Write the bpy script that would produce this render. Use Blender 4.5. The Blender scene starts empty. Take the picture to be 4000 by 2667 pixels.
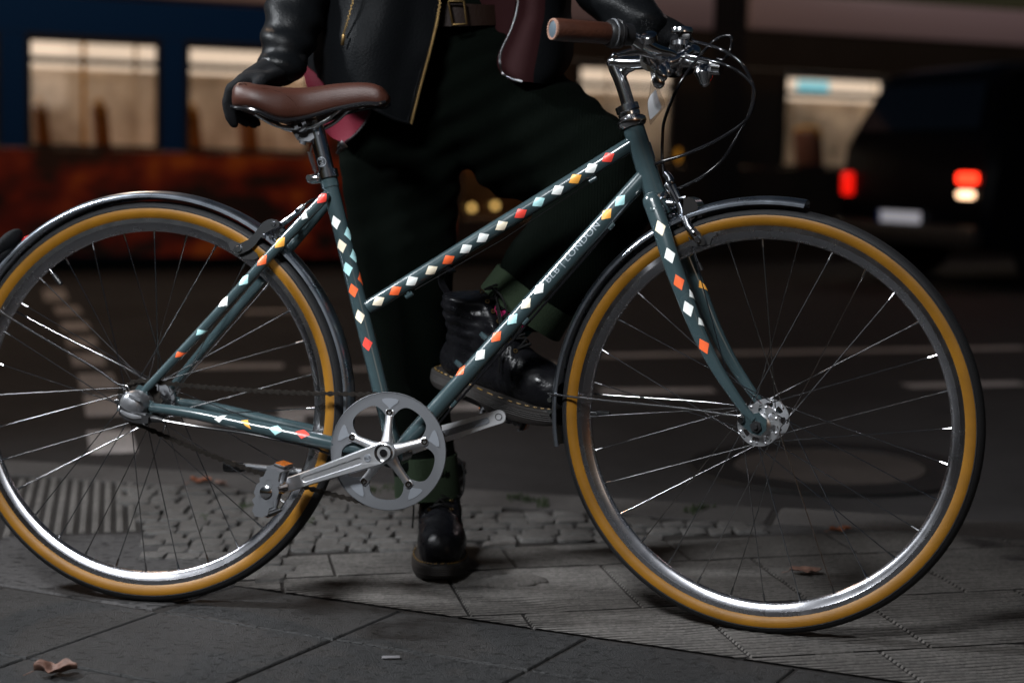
import bpy, bmesh, math, random
from mathutils import Vector, Matrix, noise
from mathutils.bvhtree import BVHTree
V = Vector; rad = math.radians; PI = math.pi
random.seed(7)
scene = bpy.context.scene
COL = scene.collection

# ------------------------------------------------------------------ camera
F_PX, CAM_H, PITCH, ROLL = 6279.3, 0.76154, 0.112424, -0.0055      # focal length in pixels of a 4000 px wide picture
fwd = V((0, math.cos(PITCH), -math.sin(PITCH))); rgt = V((1, 0, 0)); dwn = fwd.cross(rgt)
cr, sr = math.cos(ROLL), math.sin(ROLL)
R_ = rgt*cr + dwn*sr; D_ = dwn*cr - rgt*sr
cam_d = bpy.data.cameras.new('camera'); cam = bpy.data.objects.new('camera', cam_d); COL.objects.link(cam)
m3 = Matrix((R_, -D_, -fwd)).transposed()
cam.matrix_world = Matrix.Translation((0, 0, CAM_H)) @ m3.to_4x4()
cam_d.sensor_width = 36; cam_d.lens = F_PX/4000*36; cam_d.clip_start = .05; cam_d.clip_end = 800
cam_d.dof.use_dof = True; cam_d.dof.focus_distance = 2.62; cam_d.dof.aperture_fstop = 2.3
scene.camera = cam

# ------------------------------------------------------------------ world: the last light of dusk
w = bpy.data.worlds.new('World'); scene.world = w; w.use_nodes = True
nt = w.node_tree; bg = nt.nodes['Background']
sky = nt.nodes.new('ShaderNodeTexSky'); sky.sky_type = 'NISHITA'; sky.sun_disc = False
sky.sun_elevation = rad(1.5); sky.sun_rotation = rad(150); sky.air_density = 1.3; sky.dust_density = .6; sky.ozone_density = 3
nt.links.new(sky.outputs[0], bg.inputs[0]); bg.inputs[1].default_value = .032
scene.view_settings.view_transform = 'Standard'; scene.view_settings.look = 'None'
scene.view_settings.exposure = -0.2; scene.view_settings.gamma = 1
scene.render.engine = 'CYCLES'

def area(name, loc, target, size, power, col, sy=None, spread=180):
    d = bpy.data.lights.new(name, 'AREA'); d.energy = power; d.color = col; d.size = size; d.spread = rad(spread)
    if sy: d.shape = 'RECTANGLE'; d.size_y = sy
    o = bpy.data.objects.new(name, d); COL.objects.link(o); o.location = loc
    o.rotation_euler = (V(target)-V(loc)).to_track_quat('-Z', 'Y').to_euler(); return o
area('key_lamp', (-2.75, 2.72, 2.75), (-.42, 2.68, .35), .22, 48, (.92, .96, 1), .36, 90)
area('overhead_softbox', (-1.15, .35, 2.65), (-.42, 2.65, .45), .70, 35, (.94, .97, 1), .5, 80)
area('warm_fill', (2.8, -3.2, 2.2), (.2, 2.6, .6), 1.6, 5, (1, .80, .62), 1.2, 120)  # added warm fill behind the camera, also reflected in the chrome
def lamp(name, loc, power, col, r=.12):
    d = bpy.data.lights.new(name, 'POINT'); d.energy = power; d.color = col; d.shadow_soft_size = r
    o = bpy.data.objects.new(name, d); COL.objects.link(o); o.location = loc
lamp('pink_fairing_fill', (5.6, 12.2, 4.6), 60, (1, .80, .80))  # added lamp that brightens the tram's pale roof fairing at the right
lamp('street_light_sodium', (-3.2, 9.2, 5.5), 290, (1, .70, .48))

# ------------------------------------------------------------------ materials
def mat(name, col, rough=.5, metal=0, coat=0, bump=0, bscale=200, var=0, vscale=8, aniso=0, spec=.5, emit=None, estr=0, detail=4, rvar=0):
    m = bpy.data.materials.new(name); m.use_nodes = True; n = m.node_tree.nodes; L = m.node_tree.links
    b = n['Principled BSDF']
    b.inputs['Base Color'].default_value = (*col, 1); b.inputs['Roughness'].default_value = rough
    b.inputs['Metallic'].default_value = metal; b.inputs['Coat Weight'].default_value = coat; b.inputs['Coat Roughness'].default_value = .08
    b.inputs['Anisotropic'].default_value = aniso; b.inputs['Specular IOR Level'].default_value = spec
    tc = n.new('ShaderNodeTexCoord')
    if var or rvar:
        nz = n.new('ShaderNodeTexNoise'); nz.inputs['Scale'].default_value = vscale; nz.inputs['Detail'].default_value = 6
        L.new(tc.outputs['Object'], nz.inputs['Vector'])
        if var:
            mx = n.new('ShaderNodeMix'); mx.data_type = 'RGBA'; mx.blend_type = 'MULTIPLY'; mx.inputs[0].default_value = 1
            rp = n.new('ShaderNodeMapRange'); rp.inputs[1].default_value = .3; rp.inputs[2].default_value = .7
            rp.inputs[3].default_value = 1-var; rp.inputs[4].default_value = 1+var
            L.new(nz.outputs['Fac'], rp.inputs[0]); mx.inputs['A'].default_value = (*col, 1); L.new(rp.outputs[0], mx.inputs['B'])
            L.new(mx.outputs['Result'], b.inputs['Base Color'])
        if rvar:
            rr = n.new('ShaderNodeMapRange'); rr.inputs[1].default_value = .35; rr.inputs[2].default_value = .7
            rr.inputs[3].default_value = max(.02, rough-rvar); rr.inputs[4].default_value = rough+rvar
            L.new(nz.outputs['Fac'], rr.inputs[0]); L.new(rr.outputs[0], b.inputs['Roughness'])
    if bump:
        nb = n.new('ShaderNodeTexNoise'); nb.inputs['Scale'].default_value = bscale; nb.inputs['Detail'].default_value = detail
        bp = n.new('ShaderNodeBump'); bp.inputs['Strength'].default_value = bump; bp.inputs['Distance'].default_value = .004
        L.new(tc.outputs['Object'], nb.inputs['Vector']); L.new(nb.outputs['Fac'], bp.inputs['Height']); L.new(bp.outputs[0], b.inputs['Normal'])
    if emit:
        b.inputs['Emission Color'].default_value = (*emit, 1); b.inputs['Emission Strength'].default_value = estr
    return m
def wire_bump(m, kind, scale, strength, dirn='X', dist=.002, rot=None):
    """adds a fine regular bump (ribs) to a material"""
    n = m.node_tree.nodes; L = m.node_tree.links; b = n['Principled BSDF']
    tc = n.new('ShaderNodeTexCoord'); wv = n.new('ShaderNodeTexWave'); wv.wave_type = kind; wv.inputs['Scale'].default_value = scale
    if kind == 'BANDS': wv.bands_direction = dirn
    mp = n.new('ShaderNodeMapping'); mp.inputs['Rotation'].default_value = rot or (0, 0, 0)
    bp = n.new('ShaderNodeBump'); bp.inputs['Strength'].default_value = strength; bp.inputs['Distance'].default_value = dist
    L.new(tc.outputs['Object'], mp.inputs[0]); L.new(mp.outputs[0], wv.inputs[0]); L.new(wv.outputs['Fac'], bp.inputs['Height'])
    old = b.inputs['Normal'].links
    if old: L.new(old[0].from_socket, bp.inputs['Normal'])
    L.new(bp.outputs[0], b.inputs['Normal'])
M = {}
M['paint'] = mat('teal_grey_paint', (.033, .054, .060), .24, 0, .55, rvar=.04, vscale=30, var=.05)
M['white'] = mat('decal_white', (.88, .92, .90), .35)
M['cream'] = mat('decal_cream', (.90, .80, .62), .35)
M['red'] = mat('decal_red', (.85, .07, .05), .35)
M['orange'] = mat('decal_orange', (.90, .14, .04), .35)
M['amber'] = mat('decal_amber', (.92, .42, .07), .35)
M['blue'] = mat('decal_pale_blue', (.45, .78, .80), .35)
M['letter'] = mat('decal_letter_grey', (.28, .32, .35), .35)
M['chrome'] = mat('chrome', (.74, .74, .76), .15, 1)
M['caliper'] = mat('caliper_alloy', (.42, .43, .46), .2, 1)
M['alloy'] = mat('polished_alloy', (.80, .81, .84), .36, 1)
M['rim'] = mat('rim_alloy', (.52, .52, .55), .27, 1, rvar=.02, vscale=40, aniso=.6)
M['fender'] = mat('fender_alloy', (.40, .44, .50), .29, 1, rvar=.03, vscale=25)
M['satin'] = mat('satin_grey_alloy', (.115, .12, .13), .45, .35, bump=.08, bscale=1500)
M['satinlight'] = mat('satin_light_alloy', (.20, .215, .24), .45, .4)
M['steel'] = mat('spoke_steel', (.40, .40, .41), .18, 1)
M['chain'] = mat('oily_chain_steel', (.035, .030, .026), .36, .7, var=.3, vscale=300)
M['black'] = mat('black_plastic', (.012, .012, .013), .4)
M['gloss'] = mat('black_gloss_cable', (.006, .006, .007), .18, coat=.3)
M['rubber'] = mat('black_tyre_rubber', (.013, .013, .014), .62, bump=.3, bscale=700, spec=.3)
M['gum'] = mat('gum_sidewall', (.185, .080, .003), .5, bump=.12, bscale=420, var=.14, vscale=22, spec=.35)
M['leather'] = mat('brown_saddle_leather', (.036, .011, .0065), .48, bump=.15, bscale=500, var=.22, vscale=14, spec=.32)
M['grip'] = mat('brown_grip_leather', (.045, .013, .006), .5, bump=.3, bscale=300, var=.2, vscale=30)
M['braid'] = mat('tan_braid_leather', (.30, .16, .11), .6, bump=.4, bscale=300)
M['plug'] = mat('slate_plug', (.06, .085, .105), .5)
M['blackleather'] = mat('black_jacket_leather', (.004, .0045, .0052), .40, spec=.12, bump=.22, bscale=260, rvar=.1, vscale=30, detail=8)
M['panelleather'] = mat('black_jacket_panel_leather', (.004, .0045, .0052), 0.5, spec=.035, bump=.22, bscale=220, detail=8)
M['bootleather'] = mat('black_boot_leather', (.0045, .0045, .0055), .33, spec=.17, bump=.25, bscale=130, rvar=.1, vscale=40, coat=.06, detail=8)
M['bootsole'] = mat('boot_sole_rubber', (.014, .012, .011), .6, spec=.25)
M['stitch'] = mat('yellow_stitch', (.17, .095, .012), .6)
M['cord'] = mat('dark_green_corduroy', (.0016, .0027, .0019), .95, spec=.03, var=.15, vscale=10)
wire_bump(M['cord'], 'BANDS', 120, .9, 'X', .0018)
M['cuffcord'] = mat('pale_green_corduroy_inside', (.017, .026, .015), .95, spec=.1, bump=.3, bscale=300)
M['crimson'] = mat('crimson_lining', (.085, .0025, .011), .7, bump=.25, bscale=400, spec=.2)
M['wine'] = mat('wine_lining', (.012, .001, .0015), .85, spec=.15)
M['glove'] = mat('black_glove_knit', (.004, .0043, .0052), .8, bump=.3, bscale=500, spec=.14)
M['cloth'] = mat('black_shirt', (.008, .008, .008), .9, spec=.1)
M['skin'] = mat('skin', (.42, .25, .18), .5)
M['hair'] = mat('dark_hair', (.02, .014, .01), .5, bump=.5, bscale=250)
M['gold'] = mat('brass_zip', (.11, .072, .03), .35, 1)
M['nickel'] = mat('nickel_zip', (.12, .12, .125), .3, 1)
M['belt'] = mat('brown_belt', (.008, .003, .0015), .6, spec=.15, bump=.2, bscale=200)
M['teal'] = mat('teal_sock', (.01, .07, .075), .9, spec=.1)
M['pink'] = mat('magenta_sock', (.28, .012, .075), .9, spec=.1)
M['amberlens'] = mat('amber_reflector', (.45, .11, .004), .18, coat=.5, bump=.5, bscale=500)
M['redlens'] = mat('red_reflector', (.5, .01, .01), .15, coat=.5)

# ------------------------------------------------------------------ mesh builder
def frames(pts, side=None):
    n = len(pts); T = []
    for i in range(n):
        a = pts[max(0, i-1)]; b = pts[min(n-1, i+1)]; t = (b-a)
        T.append(t.normalized() if t.length > 1e-9 else V((0, 0, 1)))
    if side is not None:
        out = []
        for t in T:
            b = (side - t*side.dot(t)); b = b.normalized() if b.length > 1e-6 else t.orthogonal().normalized()
            out.append((b.cross(t).normalized(), b))
        return T, out
    nrm = T[0].orthogonal().normalized(); out = []
    for i, t in enumerate(T):
        nrm = (nrm - t*nrm.dot(t)); nrm = nrm.normalized() if nrm.length > 1e-6 else t.orthogonal().normalized()
        out.append((nrm, t.cross(nrm)))
    return T, out
def spline(pts, n=8, closed=False):
    """Catmull-Rom through points (any tuple length)"""
    pts = [tuple(p) for p in pts]; k = len(pts); out = []
    rng = range(k if closed else k-1)
    for i in rng:
        if closed: p0, p1, p2, p3 = pts[i-1], pts[i], pts[(i+1) % k], pts[(i+2) % k]
        else: p0, p1, p2, p3 = pts[max(i-1, 0)], pts[i], pts[i+1], pts[min(i+2, k-1)]
        for s in range(n):
            t = s/n
            out.append(tuple(.5*((2*b)+(c-a)*t+(2*a-5*b+4*c-d)*t*t+(3*b-a-3*c+d)*t**3) for a, b, c, d in zip(p0, p1, p2, p3)))
    if not closed: out.append(pts[-1])
    return out
class MB:
    def __init__(s): s.v = []; s.f = []; s.m = []
    def add(s, vs, fs, m=0):
        o = len(s.v); s.v += [V(p) for p in vs]
        for f in fs: s.f.append(tuple(i+o for i in f)); s.m.append(m)
        return s
    def tube(s, pts, r, seg=12, m=0, cap=True, side=None, flat=1.0, round_=False):
        pts = [V(p) for p in pts]; n = len(pts)
        r = [r]*n if not hasattr(r, '__len__') else list(r)
        if round_:
            def ends(p, t, rr):
                return [(p+t*rr*math.sin(a), rr*math.cos(a)) for a in (rad(30), rad(60), rad(82))]
            t0 = (pts[0]-pts[1]).normalized(); t1 = (pts[-1]-pts[-2]).normalized()
            a = ends(pts[0], t0, r[0])[::-1]; b = ends(pts[-1], t1, r[-1])
            pts = [q[0] for q in a]+pts+[q[0] for q in b]; r = [q[1] for q in a]+r+[q[1] for q in b]; n = len(pts)
        T, fr = frames(pts, side); vs = []; fs = []
        for i in range(n):
            a, b = fr[i]
            for k in range(seg):
                t = 2*PI*k/seg; vs.append(pts[i]+a*(r[i]*math.cos(t))+b*(r[i]*flat*math.sin(t)))
        for i in range(n-1):
            for k in range(seg):
                k2 = (k+1) % seg; fs.append((i*seg+k, i*seg+k2, (i+1)*seg+k2, (i+1)*seg+k))
        if cap: fs.append(tuple(range(seg))[::-1]); fs.append(tuple((n-1)*seg+k for k in range(seg)))
        return s.add(vs, fs, m)
    def ring(s, c, axis, R, r, seg=48, sub=8, m=0, a0=0, a1=2*PI):
        axis = V(axis).normalized(); u = axis.orthogonal().normalized(); w_ = axis.cross(u)
        pts = [V(c)+u*(R*math.cos(a0+(a1-a0)*i/seg))+w_*(R*math.sin(a0+(a1-a0)*i/seg)) for i in range(seg)]
        vs = []; fs = []
        for i, p in enumerate(pts):
            o = (p-V(c)).normalized()
            for k in range(sub):
                t = 2*PI*k/sub; vs.append(p+o*(r*math.cos(t))+axis*(r*math.sin(t)))
        for i in range(seg):
            j = (i+1) % seg
            for k in range(sub):
                k2 = (k+1) % sub; fs.append((i*sub+k, j*sub+k, j*sub+k2, i*sub+k2))
        return s.add(vs, fs, m)
    def lathe(s, prof, c, axis, seg=32, m=0, closed=False, ref=None, a0=0, a1=2*PI):
        """prof: (height along axis, radius)"""
        axis = V(axis).normalized(); u = (ref or axis.orthogonal()).normalized(); w_ = axis.cross(u); c = V(c)
        full = abs(a1-a0-2*PI) < 1e-6; ns = seg if full else seg+1; vs = []; fs = []; n = len(prof)
        for i in range(ns):
            t = a0+(a1-a0)*i/seg; d = u*math.cos(t)+w_*math.sin(t)
            for h, r in prof: vs.append(c+axis*h+d*r)
        for i in range(seg):
            j = (i+1) % ns
            for k in range(n if closed else n-1):
                k2 = (k+1) % n; mm = m[k] if hasattr(m, '__len__') else m
                s_f = (i*n+k, i*n+k2, j*n+k2, j*n+k); fs.append((s_f, mm))
        o = len(s.v); s.v += vs
        for f, mm in fs: s.f.append(tuple(x+o for x in f)); s.m.append(mm)
        if not full and closed:
            s.f.append(tuple(o+k for k in range(n))); s.m.append(m if not hasattr(m, '__len__') else m[0])
            s.f.append(tuple(o+(ns-1)*n+k for k in range(n))[::-1]); s.m.append(m if not hasattr(m, '__len__') else m[0])
        return s
    def cyl(s, a, b, r, seg=16, m=0, r2=None):
        return s.tube([a, b], [r, r if r2 is None else r2], seg, m)
    def box(s, c, size, rot=None, m=0, bev=0):
        c = V(c); hx, hy, hz = size[0]/2, size[1]/2, size[2]/2; rot = rot or Matrix.Identity(3)
        if not bev:
            vs = [c+rot@V((x*hx, y*hy, z*hz)) for x in (-1, 1) for y in (-1, 1) for z in (-1, 1)]
            return s.add(vs, [(0, 1, 3, 2), (4, 6, 7, 5), (0, 4, 5, 1), (2, 3, 7, 6), (0, 2, 6, 4), (1, 5, 7, 3)], m)
        b = min(bev, hx*.9, hy*.9, hz*.9); bm = bmesh.new(); bmesh.ops.create_cube(bm, size=1)
        for q in bm.verts: q.co = V((q.co.x*2*hx, q.co.y*2*hy, q.co.z*2*hz))
        bmesh.ops.bevel(bm, geom=bm.edges[:], offset=b, segments=2, affect='EDGES', profile=.5)
        bm.verts.index_update(); vs = [c+rot@q.co for q in bm.verts]; fs = [tuple(q.index for q in f.verts) for f in bm.faces]; bm.free()
        return s.add(vs, fs, m)
    def prism(s, outline, vec, m=0):
        n = len(outline); o = [V(p) for p in outline]; vec = V(vec)
        vs = o+[p+vec for p in o]
        return s.add(vs, [tuple(range(n))[::-1], tuple(range(n, 2*n))]+[(i, (i+1) % n, n+(i+1) % n, n+i) for i in range(n)], m)
    def strip(s, A, B, vec, m=0, closed=True):
        """solid between two matching outlines A (outer) and B (inner), thickness vec"""
        n = len(A); vec = V(vec); vs = [V(p) for p in A]+[V(p) for p in B]; vs += [p+vec for p in vs]; fs = []
        for i in range(n if closed else n-1):
            j = (i+1) % n
            fs += [(i, j, n+j, n+i), (2*n+i, 3*n+i, 3*n+j, 2*n+j), (i, 2*n+i, 2*n+j, j), (n+i, n+j, 3*n+j, 3*n+i)]
        return s.add(vs, fs, m)
    def ell(s, c, r, rot=None, m=0, seg=20, rings=12):
        c = V(c); rot = rot or Matrix.Identity(3); vs = []; fs = []
        for i in range(1, rings):
            p = PI*i/rings
            for k in range(seg):
                t = 2*PI*k/seg; vs.append(c+rot@V((r[0]*math.sin(p)*math.cos(t), r[1]*math.sin(p)*math.sin(t), r[2]*math.cos(p))))
        vs += [c+rot@V((0, 0, r[2])), c+rot@V((0, 0, -r[2]))]; a = len(vs)-2; b = a+1
        for i in range(rings-2):
            for k in range(seg):
                k2 = (k+1) % seg; fs.append((i*seg+k, (i+1)*seg+k, (i+1)*seg+k2, i*seg+k2))
        for k in range(seg):
            k2 = (k+1) % seg; fs.append((a, k, k2)); fs.append((b, (rings-2)*seg+k2, (rings-2)*seg+k))
        return s.add(vs, fs, m)
    def sheet(s, rows, th, m=0, nu=6, nv=6, back=None, colm=None):
        """a curved sheet through a grid of points, with thickness along its normal"""
        rows = [spline(r, nu) for r in rows]; cols = list(zip(*rows)); cols = [spline(c, nv) for c in cols]
        G = [[V(cols[j][i]) for j in range(len(cols))] for i in range(len(cols[0]))]
        ni, nj = len(G), len(G[0]); N = [[None]*nj for _ in range(ni)]
        for i in range(ni):
            for j in range(nj):
                a = G[min(i+1, ni-1)][j]-G[max(i-1, 0)][j]; b = G[i][min(j+1, nj-1)]-G[i][max(j-1, 0)]
                N[i][j] = a.cross(b).normalized()
        vs = [G[i][j] for i in range(ni) for j in range(nj)]+[G[i][j]+N[i][j]*th for i in range(ni) for j in range(nj)]
        o = ni*nj; f1 = []; f2 = []; e = []
        for i in range(ni-1):
            for j in range(nj-1):
                q = (i*nj+j, i*nj+j+1, (i+1)*nj+j+1, (i+1)*nj+j); f1.append(q); f2.append(tuple(o+k for k in q[::-1]))
        for i in range(ni-1):
            for j in (0, nj-1): a, b = i*nj+j, (i+1)*nj+j; e.append((a, b, o+b, o+a))
        for j in range(nj-1):
            for i in (0, ni-1): a, b = i*nj+j, i*nj+j+1; e.append((a, b, o+b, o+a))
        s.add(vs, f1+e, m); base = len(s.v)-len(vs)
        for q in f2: s.f.append(tuple(k+base for k in q)); s.m.append(m if back is None else back)
        if colm:
            st = len(s.m)-len(f2)-len(e)-len(f1)
            for idx in range(len(f1)):
                mm = colm((idx % (nj-1))/(nj-1))
                s.m[st+idx] = mm; s.m[st+len(f1)+len(e)+idx] = mm
        return G
    def xf(s, fn): s.v = [fn(p) for p in s.v]; return s
    def build(s, name, mats, parent=None, angle=40, smooth=True):
        me = bpy.data.meshes.new(name); me.from_pydata([tuple(p) for p in s.v], [], s.f); me.validate()
        mats = mats if isinstance(mats, (list, tuple)) else [mats]
        for q in mats: me.materials.append(M[q] if isinstance(q, str) else q)
        if len(me.polygons) == len(s.m):
            me.polygons.foreach_set('material_index', s.m)
        bm = bmesh.new(); bm.from_mesh(me); bmesh.ops.recalc_face_normals(bm, faces=bm.faces[:]); bm.to_mesh(me); bm.free()
        if smooth:
            me.polygons.foreach_set('use_smooth', [True]*len(me.polygons)); me.set_sharp_from_angle(angle=rad(angle))
        o = bpy.data.objects.new(name, me); COL.objects.link(o)
        if parent: o.parent = parent
        return o
def blob(mb, name, mats, parent=None, voxel=.008, smooth=6, fn=None, wrinkle=None):
    """weld overlapping limbs into one continuous surface (voxel remesh), baked to a plain mesh"""
    o = mb.build('tmp', mats); md = o.modifiers.new('r', 'REMESH'); md.mode = 'VOXEL'; md.voxel_size = voxel
    sm = o.modifiers.new('s', 'SMOOTH'); sm.factor = .5; sm.iterations = smooth
    dg = bpy.context.evaluated_depsgraph_get(); ev = o.evaluated_get(dg); me = bpy.data.meshes.new_from_object(ev)
    bpy.data.objects.remove(o)
    me.name = name; me.materials.clear()
    for q in (mats if isinstance(mats, (list, tuple)) else [mats]): me.materials.append(M[q] if isinstance(q, str) else q)
    if wrinkle:
        for vv in me.vertices: vv.co = vv.co+vv.normal*wrinkle(vv.co)
    if fn:
        for vv in me.vertices: vv.co = fn(vv.co)
    me.polygons.foreach_set('use_smooth', [True]*len(me.polygons)); me.update()
    r = bpy.data.objects.new(name, me); COL.objects.link(r)
    if parent: r.parent = parent
    return r
def tag(o, label=None, cat=None, group=None, kind=None):
    if label: o['label'] = label
    if cat: o['category'] = cat
    if group: o['group'] = group
    if kind: o['kind'] = kind
    return o
def empty(name, loc=(0, 0, 0), parent=None, mw=None):
    o = bpy.data.objects.new(name, None); COL.objects.link(o); o.empty_display_size = .1
    if parent: o.parent = parent
    if mw is not None: o.matrix_world = mw
    else: o.location = loc
    return o

# ------------------------------------------------------------------ picture -> place (coordinates on a 2352 px wide view of the photo)
KD = 4000/2352
def ray(dx, dy):
    return (fwd + R_*((dx*KD-2000)/F_PX) + D_*((dy*KD-1333.5)/F_PX))
CAMP = V((0, 0, CAM_H))
def at(dx, dy, Y):
    r = ray(dx, dy); return CAMP + r*(Y/r.y)
def ground(dx, dy, z=0):
    r = ray(dx, dy); return CAMP + r*((z-CAM_H)/r.z)
# bicycle's own frame: x forward, y to its far side, z up the (slightly leaning) frame
YAW, LEAN, STEER, WB, RT = .168196, .096606, .228069, 1.05, .3445
bf = V((math.cos(YAW), -math.sin(YAW), 0)); bl = V((math.sin(YAW), math.cos(YAW), 0)); bz = V((0, 0, 1))
bu = bz*math.cos(LEAN)+bl*math.sin(LEAN); bl2 = bl*math.cos(LEAN)-bz*math.sin(LEAN)
MBK = Matrix((bf, bl2, bu)).transposed(); TBK = V((-.630124, 2.719404, 0)); MBI = MBK.inverted()
BK = Matrix.Translation(TBK) @ MBK.to_4x4()
HA = rad(70.5)
_ax = V((-math.cos(HA), 0, math.sin(HA))); A0 = V((WB, 0, RT)) - V((math.sin(HA), 0, math.cos(HA)))*.055
RST = Matrix.Rotation(-STEER, 3, _ax); RSI = RST.inverted()
def S(p): return RST @ (V(p)-A0)+A0
def Si(p): return RSI @ (V(p)-A0)+A0
def P(dx, dy, y=0):
    o = MBI@(CAMP-TBK); d = MBI@ray(dx, dy); return o+d*((y-o.y)/d.y)
def PS(dx, dy, y=0):
    o = Si(MBI@(CAMP-TBK)); d = RSI@(MBI@ray(dx, dy)); return o+d*((y-o.y)/d.y)
def Wd(p): return MBK@V(p)+TBK


# ================================================================== THE GROUND
def asphalt(name, col, var, bump, bscale, rough=.85, pit=None):
    m = mat(name, col, rough, bump=bump, bscale=bscale, spec=.25); n = m.node_tree.nodes; L = m.node_tree.links; b = n['Principled BSDF']
    tc = n.new('ShaderNodeTexCoord'); nz = n.new('ShaderNodeTexNoise'); nz.inputs['Scale'].default_value = 3.2; nz.inputs['Detail'].default_value = 9; nz.inputs['Roughness'].default_value = .7
    vo = n.new('ShaderNodeTexVoronoi'); vo.inputs['Scale'].default_value = 170; L.new(tc.outputs['Object'], nz.inputs[0]); L.new(tc.outputs['Object'], vo.inputs[0])
    m1 = n.new('ShaderNodeMapRange'); m1.inputs[1].default_value = .3; m1.inputs[2].default_value = .72; m1.inputs[3].default_value = 1-var; m1.inputs[4].default_value = 1+var; L.new(nz.outputs[0], m1.inputs[0])
    m2 = n.new('ShaderNodeMapRange'); m2.inputs[3].default_value = .72; m2.inputs[4].default_value = 1.3; L.new(vo.outputs['Color'], m2.inputs[0])
    mu = n.new('ShaderNodeMath'); mu.operation = 'MULTIPLY'; L.new(m1.outputs[0], mu.inputs[0]); L.new(m2.outputs[0], mu.inputs[1])
    out = mu
    if pit:   # dark pits in the stone
        v2 = n.new('ShaderNodeTexNoise'); v2.inputs['Scale'].default_value = pit; v2.inputs['Detail'].default_value = 2
        mp = n.new('ShaderNodeMapping'); mp.inputs['Rotation'].default_value = (0, 0, .5); mp.inputs['Scale'].default_value = (.55, 1.2, 1); L.new(tc.outputs['Object'], mp.inputs[0]); L.new(mp.outputs[0], v2.inputs[0])
        m4 = n.new('ShaderNodeMapRange'); m4.inputs[1].default_value = .36; m4.inputs[2].default_value = .42; m4.inputs[3].default_value = .35; m4.inputs[4].default_value = 1; L.new(v2.outputs[0], m4.inputs[0])
        mu2 = n.new('ShaderNodeMath'); mu2.operation = 'MULTIPLY'; L.new(mu.outputs[0], mu2.inputs[0]); L.new(m4.outputs[0], mu2.inputs[1]); out = mu2
        bp = n.new('ShaderNodeBump'); bp.inputs['Strength'].default_value = .8; bp.inputs['Distance'].default_value = .003; L.new(m4.outputs[0], bp.inputs['Height'])
        old = b.inputs['Normal'].links[0].from_socket; L.new(old, bp.inputs['Normal']); L.new(bp.outputs[0], b.inputs['Normal'])
    mx = n.new('ShaderNodeMix'); mx.data_type = 'RGBA'; mx.blend_type = 'MULTIPLY'; mx.inputs[0].default_value = 1; mx.inputs['A'].default_value = (*col, 1)
    L.new(out.outputs[0], mx.inputs['B']); L.new(mx.outputs['Result'], b.inputs['Base Color']); return m
M['road'] = asphalt('asphalt', (.027, .0255, .026), .3, .6, 260, .8)
M['slab'] = asphalt('dark_granite_slab', (.0195, .0193, .0195), .35, .9, 420, .6, pit=95)
M['slab2'] = asphalt('worn_concrete_slab', (.038, .036, .036), .3, .5, 420, .85, pit=60)
M['mortar'] = asphalt('sandy_joint', (.014, .012, .011), .4, .8, 300, .95)
M['tactile'] = asphalt('ribbed_concrete', (.078, .072, .067), .3, .35, 520, .9)
M['cobble'] = asphalt('grey_cobble', (.074, .071, .068), .45, .9, 330, .52)
M['kerbstone'] = asphalt('kerb_granite', (.050, .046, .044), .3, .5, 420, .8)
M['marking'] = asphalt('worn_road_paint', (.40, .37, .36), .35, .4, 300, .7)
M['groove'] = asphalt('groove_dirt_and_shade', (.010, .0092, .0085), .3, .4, 300, .95)  # dirt plus the shade of the grooves, both put into the colour
M['moss'] = mat('moss_green', (.020, .030, .009), .95, bump=.6, bscale=400, var=.4, vscale=60)

def line_y(p, q, x): return p[1]+(q[1]-p[1])*(x-p[0])/(q[0]-p[0])
KF0, KF1 = ground(0, 1055), ground(1530, 1150)
kd = (KF1-KF0); kd.z = 0; kd.normalize(); kn = V((-kd.y, kd.x, 0))
if kn.y < 0: kn = -kn
# the sheets: pavement bed up to the kerb, the road beyond it
m = MB(); a = KF0-kd*60; b = KF0+kd*60; z = V((0, 0, -.0045))
m.add([a-kn*.02+z, b-kn*.02+z, V((60, -40, -.0045)), V((-60, -40, -.0045))], [(0, 1, 2, 3)])
tag(m.build('pavement_bed', 'mortar'), kind='structure')
m = MB(); z = V((0, 0, -.10))
m.add([KF0-kd*400-kn*.3+z, KF0+kd*400-kn*.3+z, KF0+kd*400+kn*700+z, KF0-kd*400+kn*700+z], [(0, 1, 2, 3)])
tag(m.build('road', 'road'), kind='structure')
# kerb stones
m = MB(); kw = .165; x = -6.0; rng = random.Random(3)
while x < 9:
    Lk = .92+.15*rng.random(); q = [KF0+kd*(x+.004), KF0+kd*(x+Lk-.004), KF0+kd*(x+Lk-.004)-kn*kw, KF0+kd*(x+.004)-kn*kw]
    c = sum(q, V())/4; zt = -.001+.003*rng.random(); ins = lambda p, i: p+(c-p).normalized()*i
    rows = [[V((p.x, p.y, -.2)) for p in q], [V((p.x, p.y, zt-.010)) for p in q], [V((*(ins(p, .005)).xy, zt-.003)) for p in q], [V((*(ins(p, .012)).xy, zt)) for p in q]]
    vs = [p for r in rows for p in r]; fs = [(12, 13, 14, 15)]
    for k in range(3):
        for i in range(4): fs.append((4*k+i, 4*k+(i+1) % 4, 4*k+4+(i+1) % 4, 4*k+4+i))
    m.add(vs, fs); x += Lk
tag(m.build('kerb', 'kerbstone', angle=50), kind='structure')

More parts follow.
